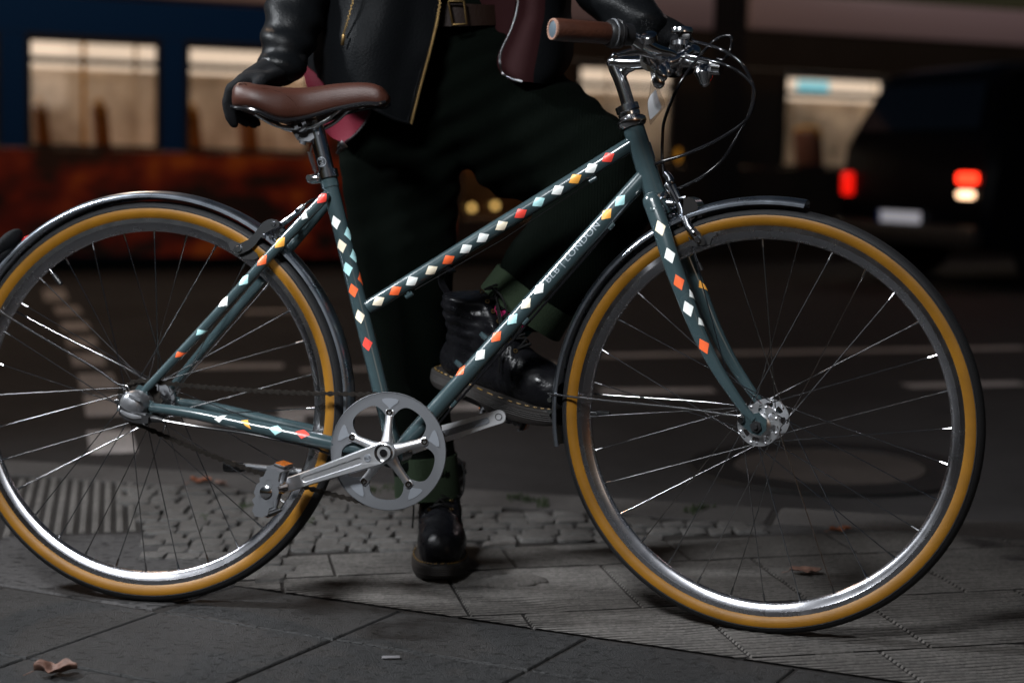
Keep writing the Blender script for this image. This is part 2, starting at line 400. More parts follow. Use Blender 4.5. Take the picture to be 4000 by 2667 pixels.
# dark slabs laid diagonally in the foreground
e1 = V((math.cos(rad(-26)), math.sin(rad(-26)), 0)); e2 = V((math.cos(rad(60)), math.sin(rad(60)), 0)); O = V((-.283, 2.5, 0))
def slab(mb, q, zt, gap=.003, bev=.003):
    c = sum(q, V())/len(q); n = len(q)
    def ins(i, d):
        p = q[i]; a = (q[i-1]-p).normalized(); b = (q[(i+1) % n]-p).normalized(); s = abs(a.cross(b).z); return p+(a+b)*(d/max(.3, s))
    rows = [[V((*ins(i, gap).xy, -.03)) for i in range(n)], [V((*ins(i, gap).xy, zt-bev)) for i in range(n)], [V((*ins(i, gap+bev*.4).xy, zt-bev*.35)) for i in range(n)], [V((*ins(i, gap+bev).xy, zt)) for i in range(n)]]
    vs = [p for r in rows for p in r]; fs = [tuple(3*n+i for i in range(n))]
    for k in range(3):
        for i in range(n): fs.append((n*k+i, n*k+(i+1) % n, n*k+n+(i+1) % n, n*k+n+i))
    mb.add(vs, fs)
m = MB(); rng = random.Random(5); s1, s2 = .345, .298
for j in range(-9, 0):
    for i in range(-9, 10):
        p = O+e1*(s1*i)+e2*(s2*j); slab(m, [p, p+e1*s1, p+e1*s1+e2*s2, p+e2*s2], -.0015*rng.random())
for i in range(-1, 9):
    p = O+e1*(s1*i); slab(m, [p, p+e1*s1, p+e1*s1+e2*.198, p+e2*.198], -.0015*rng.random())
tag(m.build('paving_slabs', 'slab', angle=30), kind='structure')
m = MB()     # worn concrete slabs at the left, above the diagonal ones
P0 = O-e1*s1; 
slab(m, [P0-e1*.02+e2*.004, P0+e2*.196-e1*.0, V((-.50, 2.965, 0)), V((-.752, 3.226, 0)), V((-1.03, 3.19, 0)), V((-1.02, 2.87, 0))], -.001)
slab(m, [V((-1.028, 2.865, 0)), V((-1.04, 3.19, 0)), V((-1.40, 3.14, 0)), V((-1.55, 3.12, 0))], -.002)
slab(m, [V((-1.045, 3.2, 0)), V((-1.19, 3.78, 0)), V((-1.8, 3.93, 0)), V((-1.9, 3.1, 0))], -.002)
R1 = V((.50, 3.14, 0)); 
slab(m, [V((.52, 3.15, 0)), V((1.05, 3.02, 0)), KF0+kd*2.46-kn*(kw+.005), KF0+kd*1.9-kn*(kw+.005)], -.002)
slab(m, [V((1.06, 3.02, 0)), V((1.9, 2.75, 0)), KF0+kd*3.4-kn*(kw+.005), KF0+kd*2.47-kn*(kw+.005)], -.003)
tag(m.build('concrete_slabs', 'slab2', angle=30), kind='structure')

def ribbed(mb, o, u, v, lu, lv, pitch, amp, du=.02, seed=0, wear=.22):
    """one ribbed tile: u along the ribs, v across them"""
    nv = int(lv/pitch)*5; nu = max(2, int(lu/du)); vs = []; fs = []; mi = []
    for i in range(nu+1):
        for j in range(nv+1):
            x = lu*i/nu if 1 < i < nu-1 else (0, .003)[i] if i < 2 else (lu-.003 if i == nu-1 else lu); h = (0, .55, 1, 1, .15)[j % 5]; y = pitch*(j//5+(0, .16, .34, .66, .86)[j % 5])*lv/(pitch*nv/5)
            p = o+u*x+v*y; nz = noise.noise(V((p.x*9, p.y*9, seed*1.0))); n2 = noise.noise(V((p.x*70, p.y*70, 3.0)))
            ds = min(1, max(.12, (p-SEAM).dot(SEAMN)/.03)) if SEAM is not None else 1
            z = (amp*(h-1)*(1-wear*max(0, nz*1.6))*ds+.0007*n2-.002*max(0, nz-.25)*3)
            if i in (0, nu) or j in (0, nv): z -= .005
            vs.append(V((p.x, p.y, z-.0004)))
    for i in range(nu):
        for j in range(nv):
            a = i*(nv+1)+j; fs.append((a, a+nv+1, a+nv+2, a+1)); p = vs[a]
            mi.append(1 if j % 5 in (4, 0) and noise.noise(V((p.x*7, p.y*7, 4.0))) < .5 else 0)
    mb.add(vs, fs); mb.m[-len(mi):] = mi
SEAM = None; SEAMN = None
def clip(o, planes):
    bm = bmesh.new(); bm.from_mesh(o.data)
    for co, no in planes: bmesh.ops.bisect_plane(bm, geom=bm.verts[:]+bm.edges[:]+bm.faces[:], plane_co=co, plane_no=no, clear_outer=True)
    bm.to_mesh(o.data); bm.free(); return o
B0 = O+e2*.203; en = V((e1.y, -e1.x, 0)); en = en if en.y < 0 else -en; SEAM = B0; SEAMN = -en
a1 = V((math.cos(rad(11)), math.sin(rad(11)), 0)); a2 = V((-a1.y, a1.x, 0)); T0_ = V((-.096, 2.789, 0)); m = MB(); sd = 0
for i in range(-4, 7):
    for j in range(-5, 2):
        h = .295 if j != 1 else .16
        o_ = T0_+a1*(.30*i+.09*(j % 2))+a2*(.149+(-.30 if j < 1 else 0)+.30*(j if j < 1 else 0)) if j < 1 else T0_+a1*(.34*i-.20)+a2*.151
        c_ = o_+a1*.15+a2*.15
        if not (-1.2 < c_.x < 2.0 and 1.6 < c_.y < 3.6): continue
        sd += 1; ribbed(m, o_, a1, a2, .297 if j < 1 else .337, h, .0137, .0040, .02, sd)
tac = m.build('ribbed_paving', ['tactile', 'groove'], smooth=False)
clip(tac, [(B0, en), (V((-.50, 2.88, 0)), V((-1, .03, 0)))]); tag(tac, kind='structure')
# small chipped stone lump lying in the broken corner of a ribbed slab
m = MB(); m.ell(ground(1165, 1338)+V((0, 0, .0)), (.075, .030, .012), Matrix.Rotation(rad(8), 3, 'Z'), seg=18, rings=8)
for k in range(len(m.v)): m.v[k] += V((0, 0, .006*noise.noise(m.v[k]*45)))+V((.012*noise.noise(m.v[k]*30), .012*noise.noise(m.v[k]*30+V((9, 0, 0))), 0))
tag(m.build('broken_stone', 'tactile', angle=180), 'chipped pale lump of ribbed stone lying right of the standing boot', 'stone')
SEAM = None; m = MB(); tl_ = V((-1.179, 3.777, 0)); dv = (V((-1.035, 3.193, 0))-tl_).normalized(); du_ = V((-dv.y, dv.x, 0)); du_ = du_ if du_.x > 0 else -du_
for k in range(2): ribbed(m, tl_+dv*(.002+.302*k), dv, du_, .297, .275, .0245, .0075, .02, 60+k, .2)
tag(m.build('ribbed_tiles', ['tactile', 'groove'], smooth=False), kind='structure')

# mosaic cobbles
m = MB(); rng = random.Random(11); cs = .062
ca = V((math.cos(rad(4)), math.sin(rad(4)), 0)); cb_ = V((-ca.y, ca.x, 0)); C0 = V((-.55, 2.90, 0))
def keep(c):
    up = (c-KF0).dot(kn) < -kw-.02; lo = (c-T0_).dot(a2) > .151+.165+.01 if c.x > -.42 else True
    left = c.x > -.925+(3.768-c.y)*.29-.0; return up and lo and left and c.x < .53 and (c.x > -.49 or c.y > 2.98)
def cobble(mb, q, zt):
    c = sum(q, V())/4; lv = [(.955, -.02), (.95, zt-.006), (.88, zt-.001), (.5, zt)]; vs = []; n = 12
    pts = []
    for i in range(4):
        a, b, d = q[i-1], q[i], q[(i+1) % 4]; p0 = b.lerp(a, .17); p2 = b.lerp(d, .17)
        pts += [p0, (p0+b*2.2+p2)/4.2, p2]
    pts = [p+V((rng.uniform(-.002, .002), rng.uniform(-.002, .002), 0)) for p in pts]
    for f, z in lv:
        for p in pts: r = c+(p-c)*f; vs.append(V((r.x, r.y, z+(.0012*rng.uniform(-1, 1) if z > -.02 else 0))))
    vs.append(V((c.x, c.y, zt+.001))); fs = []
    for k in range(3):
        for i in range(n): fs.append((n*k+i, n*k+(i+1) % n, n*k+n+(i+1) % n, n*k+n+i))
    for i in range(n): fs.append((3*n+i, 3*n+(i+1) % n, 4*n))
    mb.add(vs, fs)
y_ = -.06
while y_ < 1.0:
    hh = rng.uniform(.046, .060); x_ = -.55+rng.uniform(0, .05); slope = rng.uniform(-.012, .012)
    while x_ < 1.3:
        ww = rng.uniform(.046, .078); jt = lambda: V((rng.uniform(-.005, .005), rng.uniform(-.006, .006), 0))
        b_ = C0+ca*x_+cb_*(y_+slope*x_+.012*noise.noise(V((x_*5, y_*5, 0)))); q = [b_+jt(), b_+ca*ww+jt(), b_+ca*ww+cb_*hh+jt(), b_+cb_*hh+jt()]; c = sum(q, V())/4
        if keep(c): cobble(m, q, .0025+rng.uniform(-.0025, .0025))
        x_ += ww+.0005
    y_ += hh+.001
tag(m.build('cobblestones', 'cobble', angle=50), kind='stuff')
m = MB(); rng = random.Random(2)
for dx, dy in ((640, 1180), (655, 1195), (860, 1128), (1195, 1145), (1215, 1150), (1245, 1152), (1180, 1142), (1585, 1175), (1600, 1170), (710, 1200), (1250, 1162), (560, 1165), (1620, 1166), (470, 1190), (900, 1122)):
    for k in range(14):
        p = ground(dx+rng.gauss(0, 9), dy+rng.gauss(0, 3)); 
        t = V((rng.uniform(-.004, .004), rng.uniform(-.004, .004), rng.uniform(.004, .012)))
        m.tube([p+V((0, 0, -.008)), p+t*.6, p+t], [.0022, .0018, .0006], 5)
tag(m.build('moss', 'moss'), kind='stuff')

# fallen leaves
M['leaf'] = mat('dry_brown_leaf', (.10, .05, .035), .7, bump=.5, bscale=120, var=.35, vscale=60)
M['leafo'] = mat('rusty_leaf', (.16, .045, .015), .7, bump=.5, bscale=120, var=.35, vscale=60)
def leaf(p, L, ang, m_, label, curl=.3, seed=0):
    rng = random.Random(seed); n = 9; mb = MB(); d = V((math.cos(ang), math.sin(ang), 0)); t = V((-d.y, d.x, 0)); rows = []
    for i in range(n):
        f = i/(n-1); w_ = L*.32*math.sin(PI*min(1, f*.93+.04))**.8*(1+.35*math.sin(f*19+seed)); z = .004+L*curl*(f-.5)**2+rng.uniform(0, .003)
        rows.append([p+d*(L*(f-.5))+t*(w_*s)+V((0, 0, z+abs(s)**1.5*L*curl*.5*(1+.3*math.sin(f*11)))) for s in (-1, -.45, 0, .45, 1)])
    mb.sheet(rows, .0006, nu=2, nv=2); mb.tube([p-d*L*.5+V((0, 0, .004+L*curl*.25)), p-d*L*.75+V((0, 0, .003))], .0008, 6)
    tag(mb.build('fallen_leaf', m_, angle=180), label, 'leaf', 'fallen leaves on the pavement')
leaf(ground(128, 1552), .062, .15, 'leaf', 'curled brown dead leaf on the dark slabs in the bottom left corner', .35, 1)
leaf(ground(462, 1112), .05, .1, 'leafo', 'rusty dead leaf against the kerb edge, seen through the rear wheel spokes', .3, 2)
leaf(ground(505, 1116), .035, 2.6, 'leaf', 'small brown dead leaf just right of the rusty leaf by the kerb', .3, 3)
leaf(ground(1930, 1224), .045, .05, 'leafo', 'rusty dead leaf near the kerb seen through the front wheel spokes', .25, 4)
leaf(ground(1850, 1318), .06, .02, 'leaf', 'flat reddish brown dead leaf on the ribbed paving inside the front wheel', .12, 5)
p_ = ground(898, 1511); m = MB(); m.box(p_+V((0, 0, .002)), (.028, .011, .002), Matrix.Rotation(rad(5), 3, 'Z'), 0, .001); M['scrap'] = mat('pale_paper_scrap', (.10, .095, .10), .8); tag(m.build('paper_scrap', 'scrap'), 'small pale scrap of paper on the dark slab in the foreground', 'litter')

# road markings and manhole
m = MB(); zr = V((0, 0, -.096))
def quad(mb, a, b, wd, mm=0):
    a = V((a.x, a.y, -.096)); b = V((b.x, b.y, -.096)); t = (b-a).normalized(); s = V((-t.y, t.x, 0))*wd/2
    mb.add([a-s, b-s, b+s, a+s], [(0, 1, 2, 3)], mm)
g_ = lambda x, y: ground(x, y, -.096)
for (xa, ya), (xb, yb_) in (((262, 1040), (250, 988)), ((246, 955), (235, 905)), ((228, 893), (218, 858)), ((206, 840), (198, 812)), ((190, 795), (184, 774)), ((176, 758), (170, 740)), ((130, 690), (122, 664)), ((162, 722), (150, 704))):
    quad(m, g_(xa, ya), g_(xb, yb_), .135)
for (xa, ya), (xb, yb_), w_ in (((430, 842), (650, 840), .16), ((690, 850), (1300, 838), .10), ((1380, 817), (2352, 798), .12), ((1380, 898), (1640, 896), .12), ((2080, 886), (2352, 880), .12), ((420, 968), (700, 962), .12), ((640, 948), (1290, 926), .15), ((1060, 805), (1200, 798), .10), ((560, 716), (760, 712), .16), ((1050, 700), (1200, 698), .2)):
    quad(m, g_(xa, ya), g_(xb, yb_), w_)
tag(m.build('lane_markings', 'marking'), kind='structure')
mc = empty('manhole_cover', g_(1905, 1072)); c = V((0, 0, 0))
tag(mc, 'round manhole cover with concrete lid and dark iron rim in the asphalt', 'manhole cover')
m = MB(); m.lathe([(.004, .0), (.004, .265), (.0, .268)], c, (0, 0, 1), 48); M['lid'] = asphalt('concrete_lid', (.045, .037, .033), .3, .5, 300); m.build('lid', 'lid', mc)
m = MB(); m.lathe([(.001, .272), (.006, .275), (.006, .305), (.0035, .33), (.006, .36), (.005, .395), (.0, .40)], c, (0, 0, 1), 56); M['iron'] = mat('dark_cast_iron', (.012, .012, .012), .6, .6, bump=.7, bscale=90); m.build('rim', 'iron', mc)

# ================================================================== THE BICYCLE
bike = empty('bicycle', mw=BK)
tag(bike, 'teal grey city bicycle with diamond decals, brown saddle and amber tyre walls', 'bicycle')
HR = V((0, 0, RT)); HF = V((WB, 0, RT))
def Z(x, y, ox, oy, sc): return ((ox+x/sc)/KD, (oy+y/sc)/KD)
BO = MBI@(CAMP-TBK)

M['capalloy'] = mat('silver_cap', (.26, .265, .28), .36, .8)
# ---- frame
fr = MB()
BB = V((.437, 0, .270)); STT = P(752.5, 402); DTH = P(1482, 403); TTH = P(1462, 324); TTS = P(846, 706)
HT = P(1452, 284); HB = P(1505, 450)
hd = (HB-HT).normalized()
fr.tube([BB, STT], .0139, 24)
fr.tube([STT+(BB-STT).normalized()*.022, STT-(BB-STT).normalized()*.001], .0152, 24)
fr.tube([HT, HB], .0178, 28); fr.tube([HT, HT+hd*.006], .0188, 28); fr.tube([HB-hd*.006, HB], .0188, 28)
fr.tube([TTS, TTH], .0129, 24); fr.tube([BB, DTH], .0143, 24)
fr.tube([BB+V((0, -.036, 0)), BB+V((0, .036, 0))], .0205, 28)
for s in (-1, 1):
    a = V((.030, s*.060, .340)) if s > 0 else P(348, 936, -.062)
    a.y = s*.062
    cs = [a, V((.10, s*.060, a.z-.008)), V((.20, s*.053, .312)), V((.30, s*.045, .294)), V((.405, s*.030, .272))]
    fr.tube(spline(cs, 6), [x for x in [r[0] for r in spline([(.0085,), (.0098,), (.0115,), (.0125,), (.0125,)], 6)]], 16, round_=True)
    b0 = V((.012, s*.060, .365)); top = P(746, 452, -.02); top.y = s*.019
    sp = [b0, b0.lerp(top, .35)+V((0, -s*.004, 0)), b0.lerp(top, .7)+V((0, s*.002, 0)), top]
    fr.tube(spline(sp, 6), [r[0] for r in spline([(.0068,), (.0083,), (.0088,), (.0088,)], 6)], 16, round_=True)
    # dropout plate with eyelet
    ol = [(-.034, .332), (-.030, .350), (-.006, .362), (.004, .376), (.018, .372), (.022, .352), (.036, .345), (.040, .332), (.018, .325), (.004, .318), (-.014, .325)]
    fr.prism([V((x, s*.0585, z)) for x, z in ol], (0, s*.006, 0))
br = P(672, 528, -.02); br.y = 0
fr.tube([br+V((0, -.03, 0)), br+V((0, .03, 0))], .006, 12)
fr.tube([V((.352, -.036, .283)), V((.352, .036, .283))], .006, 12)
# bosses, cable stops
dtd = (DTH-BB).normalized(); dtn = V((-dtd.z, 0, dtd.x))
for k, d in ((Z(765, 615, 1500, 1000, 1.96), 1), (Z(572, 828, 1500, 1000, 1.96), 1)):
    q = P(*k, 0); fr.cyl(q-dtn*.006, q+dtn*.004, .005, 12); fr.cyl(q+dtn*.004, q+dtn*.008, .0042, 6)
for k in (Z(1085, 500, 1500, 1000, 1.96), (1404, 520), (1052, 838)):
    q = P(*k, -.004) if k != (1052, 838) else BB+dtd*.13-dtn*.0165
    fr.tube([q-dtd*.006, q+dtd*.007], .0042, 10); fr.tube([q+dtn*.007, q], .003, 8)
ttd = (TTH-TTS).normalized(); ttn = V((-ttd.z, 0, ttd.x))
for k in ((940, 678), (1362, 413)):
    q = P(*k, -.003); fr.tube([q-ttd*.007, q+ttd*.007], .004, 10); fr.tube([q+ttn*.006, q], .003, 8)
q = P(*Z(1810, 850, 300, 1300, 1.96), -.04); fr.tube([q-V((.008, 0, 0)), q+V((.008, 0, 0))], .0045, 10); fr.cyl(q, q+V((0, .006, .012)), .004)

DEC = {'W': 1, 'C': 2, 'R': 3, 'O': 4, 'Y': 5, 'B': 6, 'L': 7}
DMATS = ['paint', 'white', 'cream', 'red', 'orange', 'amber', 'blue', 'letter']
def hit(bvh, dx, dy):
    dr = (MBI@ray(dx, dy)).normalized(); loc, n, i, d = bvh.ray_cast(BO, dr)
    if n is not None and n.dot(dr) > 0: n = -n
    return loc, n
def wrap(bvh, loc, n, ax, r, uv, lift=.0005):
    t = (ax-n*ax.dot(n)).normalized(); b = n.cross(t); c = loc-n*r; out = []
    for u, v in uv:
        f = v/r; p = c+(n*math.cos(f)+b*math.sin(f))*(r+.0004)+t*u
        q, nn, i, d = bvh.find_nearest(p, .012)
        if q is not None:
            if nn.dot(p-c) < 0: nn = -nn
            p = q+nn*lift
        out.append(p)
    return out
def diamond(mb, bvh, dx, dy, ax, r, col, a=.0123, b=.0093, tri=None):
    h = hit(bvh, dx, dy)
    if h[0] is None: print('MISS', dx, dy); return
    cs = [(a, 0), (0, b), (-a, 0), (0, -b)]
    if tri: cs = [(a*.8, b*tri), (0, -b*.7*tri), (-a*.8, -b*.2*tri), (0, b*.6*tri)]
    N = 5; uv = []
    for i in range(N+1):
        for j in range(N+1):
            s, t = i/N, j/N
            w_ = [(1-s)*(1-t), s*(1-t), s*t, (1-s)*t]
            uv.append((sum(w_[k]*cs[k][0] for k in range(4)), sum(w_[k]*cs[k][1] for k in range(4))))
    pts = wrap(bvh, h[0], h[1], ax, r, uv)
    mb.add(pts, [(i*(N+1)+j, (i+1)*(N+1)+j, (i+1)*(N+1)+j+1, i*(N+1)+j+1) for i in range(N) for j in range(N)], DEC[col])
def text_mesh(s, size):
    c = bpy.data.curves.new('t', 'FONT'); c.body = s; c.size = size; c.align_x = 'CENTER'; c.align_y = 'CENTER'; c.space_character = 1.08
    o = bpy.data.objects.new('t', c); COL.objects.link(o); dg = bpy.context.evaluated_depsgraph_get()
    me = bpy.data.meshes.new_from_object(o.evaluated_get(dg)); bpy.data.objects.remove(o)
    bm = bmesh.new(); bm.from_mesh(me); bmesh.ops.triangulate(bm, faces=bm.faces[:]); bmesh.ops.remove_doubles(bm, verts=bm.verts[:], dist=size*1e-4)
    for _ in range(4):
        ed = [e for e in bm.edges if e.calc_length() > size*.14]
        if not ed: break
        bmesh.ops.subdivide_edges(bm, edges=ed, cuts=1); bmesh.ops.triangulate(bm, faces=bm.faces[:])
    bm.verts.index_update(); vs = [tuple(v.co) for v in bm.verts]; fs = [tuple(v.index for v in f.verts) for f in bm.faces]; bm.free()
    bpy.data.meshes.remove(me); return vs, fs
bvh = BVHTree.FromPolygons(fr.v, fr.f)
for x, y, c in ((1397, 362, 'R'), (1358, 387, 'W'), (1321, 411, 'Y'), (1281, 437, 'W'), (1237, 464, 'B'), (1196, 491, 'R'), (1152, 519, 'C'), (1109, 547, 'W'), (1070, 572, 'W'), (1030, 597, 'O'), (991, 621, 'C'), (946, 646, 'W'), (908, 668, 'O'), (869, 692, 'C')):
    diamond(fr, bvh, x, y, ttd, .0129, c)
std = (STT-BB).normalized()
for x, y, c in ((770, 511, 'W'), (784, 565, 'C'), (798, 618, 'B'), (811, 667, 'O'), (826, 727, 'C'), (843, 790, 'R'), (800.5, 537, 'B'), (813.5, 588, 'B'), (829, 640, 'O'), (884.5, 857, 'B')):
    diamond(fr, bvh, x, y, std, .0139, c)
for x, y, c in ((1424, 461, 'B'), (1393, 492, 'Y'), (1238, 663, 'W'), (1208, 697, 'C'), (1177, 733, 'B'), (1140, 773, 'O'), (1103, 815, 'W'), (1058, 851, 'O')):
    diamond(fr, bvh, x, y, dtd, .0143, c)
ssd = (P(746, 452, -.019)-V((.012, -.06, .365))).normalized()
for x, y, c, t in ((740, 455, 'R', 0), (700, 494, 'W', 1), (643, 557, 'Y', 0), (602, 598, 'O', 0), (560, 643, 'B', 0), (513, 693, 'W', 0), (461, 762, 'B', -1), (413, 813, 'O', -1)):
    diamond(fr, bvh, x, y, ssd, .0088, c, tri=t or None)
csd = (P(700, 998, -.045)-P(500, 962, -.053)).normalized()
for x, y, c, t in ((505, 962, 'W', 1), (566, 971, 'Y', -1), (634, 986, 'B', 0), (695, 995, 'R', 0)):
    diamond(fr, bvh, x, y, csd, .012, c, tri=t or None)
vs, fs = text_mesh('BLB | LONDON', .0152)
h = hit(bvh, 1315, 580); k = .127/(max(p[0] for p in vs)-min(p[0] for p in vs))
fr.add(wrap(bvh, h[0], h[1], dtd, .0143, [(p[0]*k, p[1]) for p in vs], .0004), fs, 7)
frame = fr.build('frame', DMATS, bike, 50)

# ---- head badge, headset, seat clamp
hb = MB(); c = HT.lerp(HB, .42); fx = hd.cross(V((0, 1, 0))).normalized()
if fx.x < 0: fx = -fx
hb.sheet([[c+fx*(.0178*math.cos(t))+V((0, .0178*math.sin(t), 0))+fx*.0015-hd*(z*.014)*1 for t in (-.55, 0, .55)] for z in (-1, -.4, .4, 1)], .0012)
hb.build('head_badge', 'chrome', bike)
hs = MB(); hs.lathe([(-.006, .012), (-.006, .021), (-.001, .0245), (.005, .0245), (.009, .021), (.011, .016), (.013, .018), (.018, .0185), (.019, .0165), (.021, .0155), (.021, .0195), (.031, .0195), (.032, .0165), (.032, .011)], HT, -hd, 40); hs.build('headset_cup', 'chrome', bike, 35); hs = MB()
hs.lathe([(-.002, .012), (-.002, .0195), (.001, .0238), (.0065, .0238), (.0095, .021), (.0095, .012)], HB, hd, 40)
hs.build('headset_cup', 'chrome', bike, 35)
sc_ = MB(); d = (BB-STT).normalized()
sc_.lathe([(-.007, .0139), (-.007, .0185), (.006, .0185), (.006, .0139)], STT, d, 32)
b = P(716, 410, -.0); sc_.tube([b+V((.012, -.008, 0)), b+V((0, -.008, -.002))], .0075, 14, round_=True); sc_.tube([b+V((.012, .006, 0)), b+V((0, .006, -.002))], .0075, 14, round_=True)
sc_.cyl(b+V((0, -.018, 0)), b+V((0, .014, 0)), .005, 12)
sc_.build('seat_clamp', 'chrome', bike, 35)

# ---- seatpost and saddle
sp = MB(); up = -d
PT = P(708, 300)
sp.tube([STT, STT+up*(.128)], .0136, 28)
he = STT+up*.118
spo = sp.build('seatpost', 'chrome', bike, 35)
mk = MB(); vs, fs = text_mesh('BLB', .009)
bv2 = BVHTree.FromPolygons(sp.v, sp.f); h = hit(bv2, 738, 372)
if h[0] is not None:
    ringp = [(0.0085*math.cos(2*PI*i/24), .0085*math.sin(2*PI*i/24)) for i in range(24)]; ringq = [(x*.88, y*.88) for x, y in ringp]
    A = wrap(bv2, h[0], h[1], up, .0136, ringp); B = wrap(bv2, h[0], h[1], up, .0136, ringq)
    mk.add(A+B, [(i, (i+1) % 24, 24+(i+1) % 24, 24+i) for i in range(24)])
    mk.add(wrap(bv2, h[0], h[1], up, .0136, [(p[0], p[1]) for p in vs]), fs)
    mk.build('emblem', 'satinlight', spo)
ch = MB()
z0 = lambda x, y: P(*Z(x, y, 800, 0, 2.351), -.013)
ol = [z0(*k) for k in ((775, 1165), (800, 1120), (930, 1110), (965, 1150), (1045, 1180), (1050, 1235), (1010, 1265), (960, 1300), (850, 1290), (825, 1250))]
ch.prism(ol, (0, .026, 0))
c = z0(900, 1160); ch.lathe([(-.016, .004), (-.016, .011), (-.003, .012), (.029, .012), (.042, .011), (.042, .004)], c, (0, 1, 0), 24)
for i in range(9):
    t = rad(200+i*17); ch.cyl(c+V((.0175*math.cos(t), -.001, .0175*math.sin(t))), c+V((.0175*math.cos(t), .027, .0175*math.sin(t))), .0016, 6)
b = z0(905, 1300); ch.cyl(b+V((-.004, .006, -.004)), b+V((0, .006, .006)), .006, 12)
ch.build('saddle_clamp', 'satin', bike, 35)
# saddle: stations along its length  (x, half width, top z, bottom z)
sT = [(545, 196), (552, 190), (600, 196), (660, 202), (720, 201), (790, 192), (845, 190), (872, 198), (886, 214)]
sB = [(538, 246), (556, 249), (590, 254), (640, 276), (690, 272), (760, 252), (830, 240), (870, 240), (887, 236)]
hw = [.058, .075, .080, .066, .045, .030, .024, .021, .014]
sd = MB(); st = []
for (a, b_, w_) in zip(sT, sB, hw):
    t = P(*a, -w_*.3); b2 = P(*b_, -w_); st.append(((t.x+b2.x)/2, w_, t.z, b2.z))
st = spline(st, 7); n = 20; vs = []; fs = []
x0 = st[0][0]; st = [(st[0][0]-.001, st[0][1]*.5, st[0][2]-.012, st[0][3]+.012)]+st+[(st[-1][0]+.004, st[-1][1]*.5, st[-1][2]-.006, st[-1][3]+.004)]
for (x, w_, zt, zb) in st:
    hgt = zt-zb
    for k in range(n):
        t = 2*PI*k/n; cy = math.cos(t); sz = math.sin(t)
        e = .55
        yy = w_*math.copysign(abs(cy)**e, cy)
        zz = (zt+zb)/2+hgt/2*math.copysign(abs(sz)**(e if sz > 0 else .35), sz)
        if sz > 0: yy *= 1-.10*sz**2; zz -= .10*hgt*(abs(cy)**3)
        vs.append(V((x, yy, zz)))
for i in range(len(st)-1):
    for k in range(n): fs.append((i*n+k, i*n+(k+1) % n, (i+1)*n+(k+1) % n, (i+1)*n+k))
fs += [tuple(range(n)), tuple((len(st)-1)*n+k for k in range(n))]
sd.add(vs, fs); saddle = sd.build('saddle', 'leather', bike, 60)
seam = MB(); bv3 = BVHTree.FromPolygons(sd.v, sd.f)
pts = []
for x, y in spline([(600, 203), (625, 206), (655, 218), (680, 240), (690, 262)], 6):
    h = hit(bv3, x, y)
    if h[0] is not None: pts.append(h[0])
if len(pts) > 3: seam.tube(pts, .0006, 6)
pts = []
for x, y in spline([(549, 192.5), (558, 191), (566, 193)], 4):
    for dy in (0, 1.6, 3.2):
        h = hit(bv3, x, y+dy)
        if h[0] is not None: seam.ell(h[0], (.0012, .0012, .0006), seg=6, rings=4)
if seam.v: seam.build('seam', 'leather', saddle)
sb = MB()     # dark shell edge under the leather
for s in (-1, 1):
    sb.tube([V((x, s*max(.004, w_*.97), zb+.001)) for (x, w_, zt, zb) in st[1:-1]], .0035, 8)
sb.build('saddle_shell', 'gloss', saddle)
rl = MB()
for s in (-1, 1):
    a = P(588, 262, -.045); b_ = P(640, 290, -.02); c_ = P(700, 294, -.022); d_ = P(745, 279, -.022); e_ = P(790, 246, -.018); g_ = P(830, 240, -.01)
    for q, yy in ((a, .05), (b_, .026), (c_, .022), (d_, .022), (e_, .018), (g_, .01)): q.y = s*yy
    rl.tube(spline([a, b_, c_, d_, e_, g_], 7), .0036, 12)
rl.build('saddle_rail', 'chrome', bike)

# ---- wheels
def wheel(c, xf, phase, label=None):
    wh = empty('wheel', parent=bike)
    Y = V((0, -1, 0)); X = V((1, 0, 0))
    t = MB()
    prof = []; ms = []
    for a in range(0, 360, 15):       # tyre section, from the bead round the outside
        f = rad(a); prof.append((-.0172*math.sin(f), .3285+.0172*math.cos(f)))
    for k in range(24):
        aa = (k*15+7.5); aa = min(aa, 360-aa); ms.append(0 if aa < 72 else 1)
    t.lathe(prof, c, Y, 120, ms, closed=True, ref=X)
    # moulded ridge between tread and sidewall
    for s in (-1, 1): t.lathe([(s*.0158, .3355), (s*.0170, .3345), (s*.0168, .3335), (s*.0155, .334)], c, Y, 120, 0, closed=True, ref=X)
    t.xf(xf).build('tyre', ['rubber', 'gum'], wh, 50)
    r = MB()
    half = [(.0120, .3175), (.0120, .3085), (.0112, .3078), (.0080, .2985), (.0050, .2952), (.0018, .2940)]
    prof = half+[(-h, q) for h, q in half[::-1]]+[(-.009, .3175), (0, .312), (.009, .3175)]
    r.lathe(prof, c, Y, 160, 0, closed=True, ref=X)
    r.xf(xf).build('rim', 'rim', wh, 28)
    return wh
